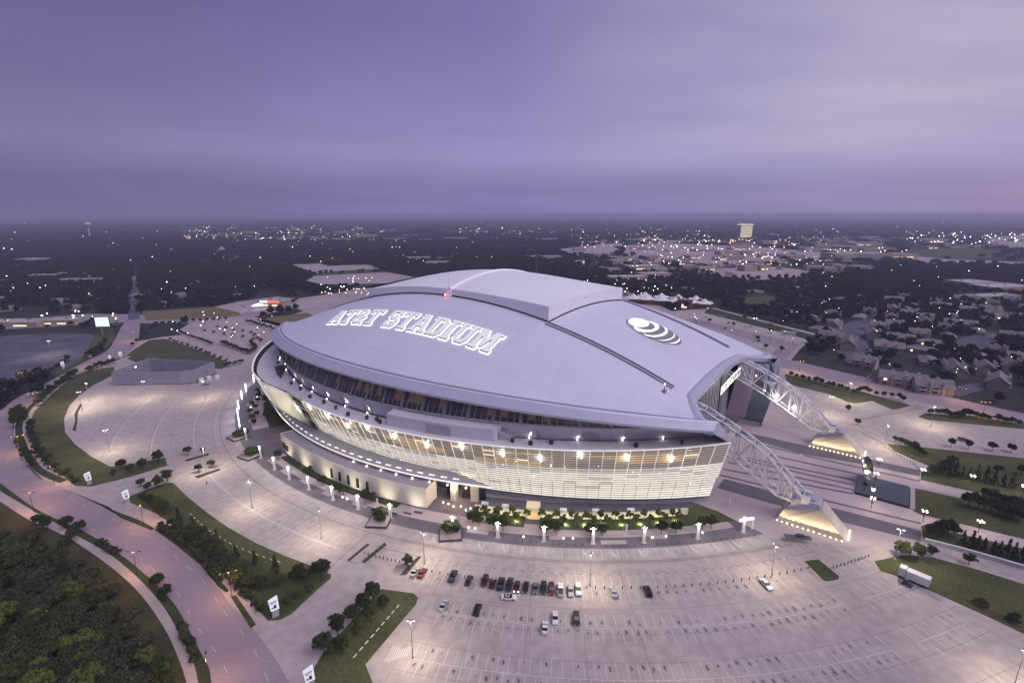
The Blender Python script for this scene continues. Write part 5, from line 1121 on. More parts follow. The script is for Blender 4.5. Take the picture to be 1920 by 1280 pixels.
for v in lerp_px([(355,962),(385,990),(430,1018),(470,1036),(530,1056)], 17): tag(put('wheel_stop', ws, None, v+Vector((0, 0, .13)), rnd.uniform(-.7, -.5)+1.57, (1.5, .85, 1)), 'white kerb bar in the dashed line along the wedge lawn', 'kerb bar', 'kerb bars along the wedge lawn')
# planters with a tree at the two drive entries of the ring
for k, (q, lb) in enumerate((((711,978),'square planter with a leafy tree left of the paved entry'),((845,1002),'square planter with a leafy tree right of the paved entry'),((470,855),'square planter with a low tree at the left plaza corner'),((447,820),'square planter with a low tree beside the glowing pylons'))):
    r, a = pol(*q); o = tag(empty('planter', PO(r, a), rot_pol(a)+.35), lb, 'planter')
    B().box((0, 0, .35), (8, 8, .5)).ob('gravel_top', far_pave_m, o)
    for sx, sy, dx, dy in ((4,0,.4,8.4),(-4,0,.4,8.4),(0,4,7.6,.4),(0,-4,7.6,.4)): B().box((sx, sy, .35), (dx, dy, .75)).ob('kerb', dkmetal, o)
    cr_, tr_ = TREES['round', k]; c = put('tree_crown', cr_, o, (-1.5, 0, -1.6), 0, (1.25, 1.2, .85)); put('trunk', tr_, o, (-1.5, 0, .3), 0, (.9, .9, .5))
# dark benches at the paved entry
for r, a in ((209,-74.6),(207,-73.2),(205,-72.2),(209.5,-67.6),(207,-67.6)):
    o = tag(empty('bench', PO(r, a), rot_pol(a)), 'dark low bench on the plaza beside the paved entry', 'bench', 'benches at the paved entry')
    B().box((0, 0, .5), (.7, 3.4, .12)).ob('seat', dkmetal, o)
    for y_ in (-1.3, 1.3): B().box((0, y_, .22), (.5, .15, .44)).ob('leg', dkmetal, o)
# kerbed islands in the left lot and by the cars
for nm, q, m, lb in (('kerbed_island', [(347,862),(392,849),(391,853),(350,865)], mulch_m, 'upper narrow kerbed strip'), ('kerbed_island', [(364,893),(412,878),(413,881),(372,896)], mulch_m, 'lower'), ('kerbed_island', [(749,1078),(762,1077),(790,1043),(785,1042)], mulch_m, ''), ('kerbed_island', [(737,1070),(741,1077),(750,1078),(758,1068),(780,1046),(772,1046)], walk_m, ''), ('kerbed_island', [(652,1049),(654,1052),(692,1021),(688,1019)], mulch_m, ''), ('kerbed_island', [(656,1052),(670,1056),(675,1052),(703,1023),(694,1020)], walk_m, ''), ('kerbed_island', [(136,806),(141,790),(140,775),(150,757),(154,758),(146,775),(145,790),(142,808)], mulch_m, '')):
    sheet(nm, P_(q), .14, m, 0, False)
# reflecting pool with a plain steel disc
po = tag(empty('reflecting_pool', S(205.8, 5.2), AX), 'dark rectangular reflecting pool on the east plaza', 'pool')
B().box((0, 0, .45), (18.0, 19.5, .9)).ob('pool_basin', pool_m, po); B().box((0, 0, .93), (17.4, 18.9, .05)).ob('water', M('pool_water', (.02, .035, .045), .06, 0, spec=.8), po)
B().box((10.2, 0, .3), (1.6, 19.5, .6)).ob('pool_ledge', walk_m, po)
di = tag(empty('steel_disc', S(199.6, 9.8, .95), AX), 'tilted polished steel disc standing over the dark pool', 'sculpture')
B().box((0, -1.2, .4), (1.6, 6, .8)).ob('disc_base', pool_m, di)
b = B().tube((0, 0, 0), (0, 0, .5), 5.2, 4.9, 40); o = b.ob('disc', mirror_m, di, True); o.rotation_euler = (R(-12), R(70), R(-28)); o.location = (-.2, 0, 5.8)
o.data.polygons.foreach_set('use_smooth', [False]*len(o.data.polygons))
# concrete walled enclosure
en = tag(empty('concrete_enclosure', C0, AX), 'grey roofless concrete enclosure with tall walls at the edge of the left lot', 'enclosure')
ep = [(-217.5,-147.5),(-183,-118),(-179,-111),(-190,-93),(-238,-119)]
for i in range(5):
    a, c = Vector((*ep[i], 0)), Vector((*ep[(i+1) % 5], 0)); n_ = max(1, round((c-a).length/9))
    t = (c-a).normalized(); nn = Vector((-t.y, t.x, 0))*.7
    for k in range(n_):
        p, q = a+(c-a)*k/n_+t*.05, a+(c-a)*(k+1)/n_-t*.05
        B().hexa([p, q, q+nn, p+nn]+[v+Vector((0, 0, 9.3)) for v in (p, q, q+nn, p+nn)]).ob('wall_panel', boxw_m, en)
B().prism(ccw([(p[0]*.995, p[1]*.995) for p in ep]), .1, .5).ob('floor', asph_m, en)
for k in range(9): B().box((-212+3.3*k, -141+2.8*k, 8.4), (2.6, 2.2, .35), None).ob('inner_ledge', wfr_m, en)
B().box((-195, -108, 2), (9, 6, 4)).ob('inner_tank', wall_d_m, en); B().box((-205, -125, 1.6), (7, 4, 3.2)).ob('inner_unit', wall_m, en)
B().ball((-222, -132, 8.6), .5, 6).ob('wall_lamp', lamp_w, en)
# white equipment tanks by the enclosure
for q, lb in (((392,712),'left white rounded tank beside the enclosure'),((378,716),'second white rounded tank beside the enclosure'),((407,710),'right white rounded tank by the lone shrub')):
    o = tag(empty('storage_tank', px(*q)), lb, 'tank'); B().tube((0, 0, 0), (0, 0, 2.2), 1.8, 1.8, 12).ball((0, 0, 2.2), 1.8, 12, .55).ob('tank_body', white_m, o); B().tube((0, 0, 3.1), (0, 0, 3.6), .4, .4, 8).ob('tank_cap', galv, o)
# ramp wall on the right lot
a, c = px(1620,787), px(1722,768); t = (c-a).normalized(); nn = Vector((-t.y, t.x, 0))*.6; rw = tag(empty('ramp_wall', a), 'pale concrete ramp wall rising towards the right road', 'wall')
for k in range(6):
    p, q = (c-a)*k/6, (c-a)*(k+.98)/6; h0, h1 = .8+3.0*k/6, .8+3.0*(k+1)/6
    B().hexa([p, q, q+nn, p+nn, p+Vector((0, 0, h0)), q+Vector((0, 0, h1)), q+nn+Vector((0, 0, h1)), p+nn+Vector((0, 0, h0))]).ob('wall_panel', walk_m, rw)
# long low garden wall
gw = tag(empty('garden_wall', px(1733,1016)), 'long low white-topped garden wall above the east walk', 'wall')
P0 = px(1733,1016); L9 = [px(1733,1016), px(1800,1033), px(1870,1053), px(1935,1072), px(2100,1122)]
for p, q in zip(L9, L9[1:]):
    p, q = p-P0, q-P0; t = (q-p).normalized(); nn = Vector((-t.y, t.x, 0))*.5
    B().hexa([p, q, q+nn, p+nn]+[v+Vector((0, 0, 1.3)) for v in (p, q, q+nn, p+nn)]).ob('wall_body', wall_d_m, gw)
    p2, q2 = p-nn*.2, q-nn*.2; B().hexa([v+Vector((0, 0, 1.3)) for v in (p2, q2, q2+nn*1.5, p2+nn*1.5)]+[v+Vector((0, 0, 1.5)) for v in (p2, q2, q2+nn*1.5, p2+nn*1.5)]).ob('wall_cap', white_m, gw)
# white trailer
a, c = px(1683,1077), px(1742,1102); tr = tag(empty('trailer', (a+c)/2, math.atan2((c-a).y, (c-a).x)), 'long white box trailer parked on the east lawn', 'trailer')
Lt = (c-a).length
B().box((Lt*.13, 0, 2.1), (Lt*.74, 2.5, 2.6)).ob('box_body', white_m, tr); B().box((-Lt*.37, 0, 2.2), (Lt*.22, 2.5, 3.0)).ob('front_unit', white_m, tr)
B().box((Lt*.502, 0, 2.1), (.06, 2.3, 2.4)).ob('rear_door', galv, tr); B().box((-Lt*.25, 0, 2.1), (.12, 2.3, 2.2)).ob('gap_frame', dkmetal, tr)
for x_ in (-.38, -.30, .25, .34): 
    for y_ in (-1.1, 1.1): B().tube((Lt*x_, y_-.15, .5), (Lt*x_, y_+.15, .5), .5, .5, 10).ob('wheel', dkmetal, tr)
B().box((0, 0, .7), (Lt*.95, 2.2, .2)).ob('chassis', dkmetal, tr)
# dark tables / equipment
o = tag(empty('equipment_table', px(1495,1014), AX+.5), 'dark covered equipment tables on the concrete below the near arch foot', 'table')
for x_ in (-3, 0, 3): B().box((x_, 0, 1.7), (2.8, 2.4, .15)).ob('table_top', M('slate_top', (.08,.10,.13), .5, .1), o)
for x_ in (-4.3, -1.5, 1.5, 4.3):
    for y_ in (-1.1, 1.1): B().tube((x_, y_, 0), (x_, y_, 1.7), .06, .06, 5).ob('leg', galv, o)
B().box((.8, .4, 2.1), (2.6, 1.2, .7)).ob('covered_load', dkmetal, o)
o = tag(empty('utility_cart', px(1701,1097), AX-.3), 'small dark utility cart parked in front of the white trailer', 'cart')
B().box((0, 0, .6), (2.6, 1.3, .5)).ob('cart_bed', dkmetal, o); B().box((-.5, 0, 1.4), (.9, 1.1, 1.1)).ob('cart_seat', dkmetal, o)
for x_ in (-.9, .9):
    for y_ in (-.7, .7): B().tube((x_, y_-.1, .3), (x_, y_+.1, .3), .3, .3, 8).ob('wheel', dkmetal, o)
o = tag(empty('standing_frame', px(388,908)), 'small dark standing figure-like post on the left lot', 'post'); B().tube((0, 0, 0), (0, 0, 1.2), .25, .2, 6).ob('post', dkmetal, o); B().ball((0, 0, 1.5), .28, 6).ob('post_cap', dkmetal, o)
# ------------------------------------------------------------------ cars
tyre = M('tyre', (.02, .02, .02), .8, 0); rimm = M('wheel_rim', (.35, .35, .37), .35, 0, metal=.7); glassm = M('car_glass', (.012, .014, .018), .08, 0, spec=.8)
headm = M('headlight', (.7, .7, .72), .2, 0); tailm = M('taillight', (.30, .02, .02), .3, 0)
hot_head = M('headlight_lit', (1, 1, .9), .2, 0, emit=12, ecol=(1, .93, .8), noe=True)
def side_prism(prof, hw, top_in):
    "side outline (x,z) extruded across; points with z>waist pulled in"
    b = B(); n = len(prof); zmax = max(z for _, z in prof)
    for sg in (-1, 1):
        for x, z in prof: b.v.append(Vector((x, sg*(hw-top_in*max(0, (z-.85)/(zmax-.85+1e-6))), z)))
    b.f += [(i, (i+1) % n, n+(i+1) % n, n+i) for i in range(n)]
    b.f += [tuple(reversed(range(n))), tuple(range(n, 2*n))]
    return b
def bevelled(me, w_=.06):
    bm = bmesh.new(); bm.from_mesh(me); bmesh.ops.recalc_face_normals(bm, faces=bm.faces)
    bmesh.ops.bevel(bm, geom=[e for e in bm.edges if e.calc_face_angle(0) > .5], offset=w_, segments=2, affect='EDGES', profile=.6, clamp_overlap=True); bm.to_mesh(me); bm.free(); return me
CARP = {
 'sedan': (4.7, .89, [(-2.35,.35),(-2.36,.72),(-2.25,.95),(-1.55,1.02),(1.0,.98),(2.05,.82),(2.33,.62),(2.34,.35)], [(-1.62,.98),(-1.05,1.40),(.25,1.43),(1.05,.97)], [(-.98,1.395),(-.95,1.45),(.12,1.47),(.2,1.42)]),
 'suv': (4.8, .95, [(-2.4,.42),(-2.42,.9),(-2.34,1.12),(.95,1.12),(2.1,1.02),(2.36,.8),(2.38,.42)], [(-2.3,1.1),(-2.05,1.72),(.25,1.74),(1.05,1.1)], [(-2.05,1.71),(-2.0,1.78),(.1,1.80),(.2,1.73)]),
 'pickup': (5.6, .98, [(-2.8,.5),(-2.82,1.15),(-1.0,1.17),(1.2,1.15),(2.5,1.1),(2.76,.9),(2.78,.5)], [(-.95,1.12),(-.85,1.78),(.75,1.80),(1.45,1.13)], [(-.84,1.77),(-.8,1.84),(.6,1.86),(.7,1.79)])}
CM = {}
for k, (L_, hw, prof, gprof, rprof) in CARP.items():
    CM[k] = (bevelled(side_prism(prof, hw, .05).me('car_body', white_m), .07), bevelled(side_prism(gprof, hw-.06, .16).me('car_windows', glassm), .04), bevelled(side_prism(rprof, hw-.2, .0).me('car_roof', white_m), .02))
wh = B().tube((0, -.11, 0), (0, .11, 0), .33, .33, 14).me('wheel', tyre); wr = B().tube((0, -.125, 0), (0, .125, 0), .2, .2, 10).me('rim', rimm)
PAINT = {'white': (.70,.70,.72), 'silver': (.42,.42,.45), 'black': (.012,.012,.015), 'navy': (.02,.025,.045), 'dark green': (.018,.03,.026), 'red': (.20,.014,.014), 'maroon': (.085,.014,.016), 'grey': (.12,.125,.14), 'brick red': (.10,.02,.016)}
for k, c in PAINT.items(): M('paint_'+k, c, .25, 0, spec=.6)
bodycache = {}
def car(kind, colr, loc, rz, label, lit=False, group=None):
    L_, hw = CARP[kind][0], CARP[kind][1]; o = tag(empty('pickup_truck' if kind == 'pickup' else 'parked_car', loc, rz), label, 'truck' if kind == 'pickup' else 'car', group)
    key = (kind, colr)
    if key not in bodycache:
        bb, rr = CM[kind][0].copy(), CM[kind][2].copy()
        for m_ in (bb, rr): m_.materials.clear(); m_.materials.append(MATS['paint_'+colr])
        bodycache[key] = (bb, rr)
    bd = put('body', bodycache[key][0], o); put('windows', CM[kind][1], o); put('roof', bodycache[key][1], o)
    wb = L_*.3
    for x_ in (-wb, wb):
        for y_ in (-hw+.08, hw-.08): w_ = put('wheel', wh, o, (x_, y_, .33)); put('rim', wr, w_)
    for y_ in (-hw*.68, hw*.68):
        B().box((L_/2-.06, y_, .68), (.16, .36, .16)).ob('headlight', hot_head if lit else headm, o); B().box((-L_/2+.06, y_, .82), (.14, .34, .18)).ob('taillight', tailm, o)
    if kind == 'pickup': B().box((-1.85, 0, 1.12), (1.6, 1.55, .14)).ob('cargo_bed', dkmetal, o)
    if kind == 'sedan' and 'sunroof' in label: B().box((-.35, 0, 1.475), (.7, .8, .02)).ob('sunroof', glassm, o)
    return o
def stall(q, kind, colr, label, out_=True, lit=False, d=0.0):
    r, a = pol(*q); car(kind, colr, PO(r+d, a), rot_pol(a)+(0 if out_ else math.pi)+rnd.uniform(-.03, .03), label, lit)
for q, kd, cl, lb, out_, lit in (
    ((778,1074),'sedan','silver','silver sedan at the left end of the row beside the small tree',False,False),((792,1076),'sedan','red','bright red sedan second in the row by the bollards',False,False),((849,1083),'pickup','navy','dark navy pickup standing alone in the left part of the row',False,False),((879,1090),'sedan','dark green','dark green sedan right of the lone navy pickup',False,False),((909,1092),'suv','maroon','dark red van-like car left of the maroon sedan',True,False),((924,1095),'sedan','maroon','maroon sedan between the dark red car and the big black pickup',False,False),((939,1097),'pickup','black','big black pickup in the middle of the car row',False,False),((955,1099),'pickup','navy','dark blue pickup right of the big black pickup',True,False),((969,1102),'sedan','maroon','dark red car with its headlights lit',True,True),((986,1103),'sedan','black','black sedan right of the car with lit headlights',True,False),((1004,1105),'sedan','grey','grey sedan left of the dark green SUV',True,False),((1019,1105),'suv','dark green','dark green SUV left of the brick red one',True,False),((1034,1107),'suv','brick red','brick red SUV beside the white pickup',True,False),((1051,1108),'pickup','white','white pickup with an open cargo bed in the car row',False,False),((1070,1110),'sedan','silver','silver sedan between the white pickup and the white car',True,False),((1084,1108),'suv','white','white car at the right end of the tight row',True,False),((1150,1112),'sedan','silver','silver sedan standing alone right of the light mast',False,False),((1214,1111),'suv','black','black SUV standing alone in the right part of the row',False,False),((1436,1098),'sedan','white','white sedan at the far right end of the bollard row',True,False),
    ((832,1137),'sedan','silver','silver sedan at the left end of the middle parking row',False,False),((895,1146),'suv','black','black SUV in the left half of the middle parking row',False,False),((1022,1179),'sedan','white','white sedan in the outer half of the middle row',False,False),((1041,1161),'sedan','white','small white sedan in the inner half of the middle row',True,False),((1081,1163),'suv','black','black SUV right of the two white sedans in the middle row',True,False)):
    stall(q, kd, cl, lb, out_, lit)
r, a = pol(954,1122); car('sedan', 'white', PO(r, a), rot_pol(a)+math.pi/2+.06, 'white sedan with a dark sunroof driving along the aisle')
car('suv', 'grey', px(1806,826), R(-20), 'grey truck-like car on the upper right lot')
car('sedan', 'grey', px(386,722), R(35), 'dark grey car parked by the white tanks')
for k in range(22):
    q = (rnd.uniform(1270, 1450), rnd.uniform(592, 640)); car(rnd.choice(['sedan', 'suv', 'pickup']), rnd.choice(['white', 'silver', 'grey', 'black', 'white']), px(*q), AX+rnd.choice([0, 1.57]), 'distant car parked on the lot behind the stadium', group='cars behind the stadium')
bu = tag(empty('shuttle_bus', px(1478,628), R(-25)), 'long white bus parked at the end of the rear lot', 'bus')
B().box((0, 0, 1.9), (12, 2.6, 2.9)).ob('body', white_m, bu); B().box((0, 0, 2.3), (11, 2.64, .9)).ob('windows', glassm, bu)
for x_ in (-4, 4):
    for y_ in (-1.2, 1.2): B().tube((x_, y_-.15, .5), (x_, y_+.15, .5), .5, .5, 10).ob('wheel', tyre, bu)
for k in range(26):
    v = px(1565+rnd.uniform(0, 60), 610+rnd.uniform(0, 60)); 
    if k < 14: car('sedan', rnd.choice(['white', 'silver', 'grey']), px(1628+k*2.3, 655+k*1.9), R(60), 'car parked in the apartment court among the houses', group='cars in the apartment court')

# ------------------------------------------------------------------ buildings beyond the site
def gable_parts(L_, W_, h, rise, ov=.5):
    wl = B(); x, y = L_/2, W_/2
    wl.v += [Vector(p) for p in ((-x,-y,0),(x,-y,0),(x,y,0),(-x,y,0),(-x,-y,h),(x,-y,h),(x,y,h),(-x,y,h),(-x,0,h+rise),(x,0,h+rise))]
    wl.f += [(0,1,5,4),(2,3,7,6),(1,2,6,9,5),(3,0,4,8,7)]
    rf = B(); X, Y = x+ov, y+ov; d = ov*rise/y
    P = [(-X,-Y,h-d),(X,-Y,h-d),(X,0,h+rise),(-X,0,h+rise)]; Q = [(-X,Y,h-d),(-X,0,h+rise),(X,0,h+rise),(X,Y,h-d)]
    for F4 in (P, Q): rf.hexa([Vector(p)+Vector((0,0,.02)) for p in F4]+[Vector(p)+Vector((0,0,.3)) for p in F4])
    return wl, rf
def hip_roof(L_, W_, h, rise, ov=.6):
    X, Y = L_/2+ov, W_/2+ov; r = max(.3, L_/2-W_/2)
    b = B(); b.v += [Vector(p) for p in ((-X,-Y,h),(X,-Y,h),(X,Y,h),(-X,Y,h),(-r,0,h+rise),(r,0,h+rise))]; b.f += [(0,1,5,4),(2,3,4,5),(1,2,5),(3,0,4),(3,2,1,0)]; return b
HV = []
for k, (L_, W_, h, rise, kind) in enumerate(((16, 10, 3.2, 2.6, 'hip'), (14, 9, 3.0, 2.8, 'gable'), (22, 11, 3.2, 2.6, 'hip'))):
    wl, rf = gable_parts(L_, W_, h, rise)
    if kind == 'hip': wl = B().box((0, 0, h/2), (L_, W_, h)); rf = hip_roof(L_, W_, h, rise)
    HV.append((wl.me('wall', hwall_m), rf.me('roof', hroof_m), B().box((L_*.25, W_*.2, h+rise*.8), (.9, .9, 1.8)).me('chimney', brick_m), L_, W_, h))
winme = B().box((0, 0, 0), (1.3, .08, 1.3)).me('window', dwin_m); winlit = B().box((0, 0, 0), (1.3, .08, 1.3)).me('window', M('house_window_lit', (.8,.6,.3), .5, 0, emit=2.2, ecol=(1,.72,.38), noe=True))
HOUSEXY = []
def district(x, y):
    dep = y*cP+CAMH*sP; X = 960+FPX*x/dep; Y = 640-FPX*(y*sP-CAMH*cP)/dep
    if X < 250: return 'left of the straight street' if Y < 600 else 'by the asphalt lot'
    if X < 520: return 'between the straight street and the far lots'
    if X < 800: return 'beside the pale far lots'
    if X < 1150: return 'behind the crown of the dome'
    if X < 1340: return 'around the tent hall'
    if X < 1560: return 'beyond the rear lot'
    return 'in the estate right of the stadium' if Y > 560 else 'in the right woods'
def house(loc, rz, label, group, v=None, wins=False):
    wl, rf, ch, L_, W_, h = HV[rnd.randrange(3) if v is None else v]; o = tag(empty('house', loc, rz), label, 'house', group)
    put('wall', wl, o); r_ = put('roof', rf, o); put('chimney', ch, r_); HOUSEXY.append((loc.x, loc.y, 14 if loc.y > 430 else 9))
    if wins:
        for x_ in (-.3, .05, .33):
            for sy in (-1, 1): put('window', winlit if rnd.random() < .12 else winme, o, (L_*x_, sy*(W_/2+.03), h*.55))
    return o
AP = []
for L_ in (15, 20, 26):
    wl, rf = gable_parts(L_, 11, 5.4, 3.9, .7); AP.append((wl.me('wall', hwall_m), rf.me('roof', hroof_m), L_))
chm = B().box((0, 0, 0), (1.5, 1.3, 9.2)).box((0, 0, 4.8), (1.7, 1.5, .4)).me('chimney', M('chimney_pale', (.42,.37,.38), .8, .1))
balm = B().box((0, -.6, 0), (4.5, 1.2, .2)).box((0, -1.15, .5), (4.5, .1, .9)).me('balcony', M('balcony_pale', (.40,.36,.36), .8, .1))
gbl = mesh('gable_face', [(0,-4.5,.4),(0,4.5,.4),(0,4.5,5.2),(0,0,8.6),(0,-4.5,5.2)], [(0,1,2,3,4)], M('gable_pale', (.42,.37,.37), .8, .1))
def apartment(loc, rz, label, group):
    wl, rf, L_ = rnd.choice(AP); o = tag(empty('apartment_house', loc, rz), label, 'apartment', group); HOUSEXY.append((loc.x, loc.y, 8.5))
    put('wall', wl, o); put('roof', rf, o)
    for k in range(int(L_/7)):
        x_ = -L_/2+3.5+7*k
        for sy in (-1, 1): put('chimney', chm, o, (x_+4, sy*5.3, 4.0))
        for z_ in (1.6, 4.3):
            for sy in (-1, 1): put('window', winlit if rnd.random() < .06 else winme, o, (x_, sy*5.53, z_), 0, (1.4, 1, 1.1))
        put('balcony', balm, o, (x_, -5.5, 2.8))
    put('gable_face', gbl, o, (L_/2+.04, 0, 0)); return o
for q, lb, rz in (((1690,722),'two-storey apartment house with a pale end wall right by the right road',-35),((1622,688),'apartment house with a pale blank gable at the road corner',-50),((1745,735),'low apartment house beside the side drive',-20),((1590,652),'long apartment house behind the roadside trees',55)):
    apartment(px(*q), R(rz), lb, None)
est = [px(1690,722), px(1622,688), px(1745,735), px(1590,652)]
for i_ in range(4000):
    if len(est) > 74: break
    q = (rnd.uniform(1540, 1990), rnd.uniform(562, 742))
    if q[1] > 640+(q[0]-1540)*.28 or q[1] < 560+max(0, 1700-q[0])*.25: continue
    v = px(*q)
    if min((v-e_).length for e_ in est) < 23 or any(inside(np.array([[v.x, v.y]]), pl)[0] for pl in ALLPOLY): continue
    est.append(v); row = 'near the right road' if q[1] > 660 else 'in the middle of the estate' if q[1] > 605 else 'at the far side of the estate'
    if rnd.random() < .6: apartment(v, R(rnd.choice([-38, 52, -30, 60])+rnd.uniform(-6, 6)), 'dark-roofed two-storey gabled house ' + row, 'gabled estate houses ' + row)
    else: house(v, R(rnd.choice([-38, 52])+rnd.uniform(-6, 6)), 'low dark hip-roofed house ' + row, 'hip-roofed estate houses ' + row, 2, True)
for k in range(190):
    q = (rnd.uniform(-60, 500), 403+57*math.exp(rnd.uniform(-.9, 1.15))) if k < 120 else (rnd.uniform(780, 1500), rnd.uniform(470, 560))
    if q[1] < 432: continue
    v = px(*q)
    if v.y < 440: continue
    if any(((v.x-p[:, 0].mean())**2+(v.y-p[:, 1].mean())**2) < 60**2 for p in ALLPOLY if len(p) < 60): continue
    house(v, rnd.uniform(0, 3.1), 'small house half hidden in trees ' + district(v.x, v.y), 'far houses ' + district(v.x, v.y), wins=False)
for q in ((1505,580),(1540,572),(1580,565),(1475,590),(1610,560),(1655,552),(1520,600),(1560,590),(1625,575),(1500,563)):
    house(px(*q), rnd.uniform(0, 3), 'house in the street behind the rear lot', 'houses behind the rear lot', 2, True)
# flat commercial buildings
fw = B().box((0, 0, .5), (1, 1, 1)).me('wall', store_m); fr_ = B().box((0, 0, 1.02), (.96, .96, .05)).me('roof', flat_m)
fp = B().box((0, -.49, 1.06), (1, .02, .12)).box((0, .49, 1.06), (1, .02, .12)).box((-.49, 0, 1.06), (.02, .96, .12)).box((.49, 0, 1.06), (.02, .96, .12)).me('parapet', store_m)
fl_ = B().box((-.2, -.502, .35), (.3, .01, .28)).box((.22, -.502, .35), (.22, .01, .28)).me('shop_front', M('shop_front_lit', (.8,.7,.5), .5, .4, .2, 1.0, emit=.8, ecol=(1,.80,.55), noe=True))
hv = B().box((0, 0, 0), (3, 2.4, 1.6)).me('roof_unit', galv)
def store(q, L_, W_, h, rz, label, group=None, lit=True):
    v = px(*q); o = tag(empty('commercial_building', v, R(rz)), label, 'building', group); HOUSEXY.append((v.x, v.y, max(L_, W_)*.6))
    for me_, nm in ((fw, 'wall'), (fr_, 'roof'), (fp, 'parapet'))+(((fl_, 'shop_front'),) if lit else ()): put(nm, me_, o, (0, 0, 0), 0, (L_, W_, h))
    for k in range(2): put('roof_unit', hv, o, (L_*(.2-.4*k), W_*.15, h*1.05+.8), 0)
    return o
for q, L_, W_, h, rz, lb in (((515,573),34,22,7,-8,'store with a red and white sign beside the petrol canopy'),((685,446),120,50,14,5,'long pale school building in the left distance'),((640,440),70,50,20,0,'tall pale school block left of the long one'),((465,440),90,60,18,0,'pinkish campus block in the left distance'),((425,444),120,40,12,0,'long campus wing left of the pinkish block'),((545,450),110,50,10,4,'low campus hall right of the pinkish block'),((600,452),60,40,12,0,'small pale hall before the long school building'),((1205,505),80,36,8,10,'flat grey store behind the trees, nearest the dome'),((1225,520),62,34,8,14,'flat store with a lit front right behind the dome'),((1020,486),90,30,8,4,'long pale hall among the trees behind the dome'),((1290,492),26,16,8,0,'small orange-lit building near the retail lot'),((1175,525),70,30,7,8,'low store by the tents'),((1605,485),160,60,14,4,'long white-walled warehouse on the right'),((1680,484),80,50,12,4,'warehouse with a lit corner on the right'),((1820,538),60,44,9,10,'flat office building with a pale roof in the right woods'),((1875,545),80,44,8,10,'second flat building in the right woods'),((1850,560),90,24,5,12,'long low flat roof in the right woods'),((1740,455),120,60,14,3,'big lit arena hall in the far right'),((785,488),60,20,8,4,'low grey hall behind the dome on the left'),((820,498),56,24,9,6,'small hall with a white spire behind the dome'),((95,520),70,18,5,4,'long low building in the left woods'),((160,528),80,14,5,4,'long motel-like wing in the left woods'),((30,610),60,20,5,2,'lit shop behind the asphalt lot'),((110,607),40,14,5,2,'small shop beyond the asphalt lot'),((65,492),60,40,9,5,'pale flat building in the left woods')):
    store(q, L_, W_, h, rz, lb, None, 'store' in lb or 'lit' in lb or 'shop' in lb)
for k in range(130):
    q = (rnd.uniform(1100, 1640), rnd.uniform(452, 512)) if k < 42 else (rnd.uniform(1560, 1930), rnd.uniform(438, 470)) if k < 62 else (rnd.uniform(340, 1100), rnd.uniform(428, 452)) if k < 96 else (rnd.uniform(1080, 1660), rnd.uniform(438, 512))
    d_ = px(*q).y/1500
    store(q, rnd.uniform(30, 70)*max(.7, d_), rnd.uniform(20, 40)*max(.7, d_), rnd.uniform(6, 10), rnd.uniform(-8, 12), *(lambda lt, dd: (('lit-fronted ' if lt else 'unlit ')+'flat-roofed retail building '+dd, ('lit' if lt else 'unlit')+' retail buildings '+dd, lt))(rnd.random() < .35, 'in the campus district' if q[0] < 1000 else 'in the retail district below the hotel' if q[0] < 1450 else 'in the far right district'))
sg_ = tag(empty('store_sign', px(515,573)+Vector((0, -14, 6)), R(-8)), 'red and white lit fascia sign on the store by the petrol canopy', 'sign')
B().box((5, 2.2, .8), (14, .5, 2.6)).ob('red_face', M('sign_red', (.8,.1,.05), .5, 0, emit=.9, ecol=(1,.18,.08), noe=True), sg_); B().box((-9, 2.2, .8), (10, .5, 1.8)).ob('white_face', panel_lit, sg_)
pc = tag(empty('petrol_canopy', px(485,580), R(-8)), 'brightly lit white petrol station canopy left of the red-signed store', 'canopy')
b = B(); n = 12
b.v += [Vector((8*math.cos(2*math.pi*i/n), 8*math.sin(2*math.pi*i/n), 5)) for i in range(n)]+[Vector((0, 0, 8))]; b.f += [(i, (i+1) % n, n) for i in range(n)]; b.ob('canopy_cone', M('canopy_lit', (.85,.85,.88), .5, 0, emit=.9, ecol=(.95,.97,1), noe=True), pc)
for i in range(4): a = math.pi/4+i*math.pi/2; B().tube((6*math.cos(a), 6*math.sin(a), 0), (6*math.cos(a), 6*math.sin(a), 5), .3, .3, 6).ob('column', white_m, pc)
# billboard
bb_ = tag(empty('billboard', px(193,628), R(8)), 'lit pale green billboard screen on a post beside the road', 'billboard')
B().tube((0, 0, 0), (0, 0, 9), .7, .6, 8).ob('post', galv, bb_); B().box((0, .4, 13), (16, .8, 10)).ob('frame', dkmetal, bb_)
B().box((1.5, -.06, 13), (12, .12, 9)).ob('screen', M('screen_pale_green', (.6,.8,.7), .5, .5, .12, .3, emit=.75, ecol=(.72,.95,.80), noe=True), bb_)
# tents with the brick gate house
tn = tag(empty('tent_hall', px(1255,570), R(-28)), 'white many-peaked tent roof with a brick gate house behind the stadium', 'tent')
for k in range(10):
    b = B(); n = 10; cx_, cy_ = -46+18*(k % 6) if k < 6 else -36+22*(k-6), -8 if k < 6 else 16
    b.v += [Vector((cx_+11*math.cos(2*math.pi*i/n+.31), cy_+13*math.sin(2*math.pi*i/n+.31), 6+.25*(k % 3))) for i in range(n)]+[Vector((cx_+4.5*math.cos(2*math.pi*i/n+.31), cy_+5.5*math.sin(2*math.pi*i/n+.31), 8.2)) for i in range(n)]+[Vector((cx_, cy_, 12))]
    b.f += [(i, (i+1) % n, n+(i+1) % n, n+i) for i in range(n)]+[(n+i, n+(i+1) % n, 2*n) for i in range(n)]; b.ob('tent_peak', tent_m, tn)
B().box((0, 2, 3), (100, 34, 5.7)).ob('hall_wall', brick_m, tn); B().box((22, -16, 5), (18, 10, 10)).ob('gate_house', brick_m, tn)
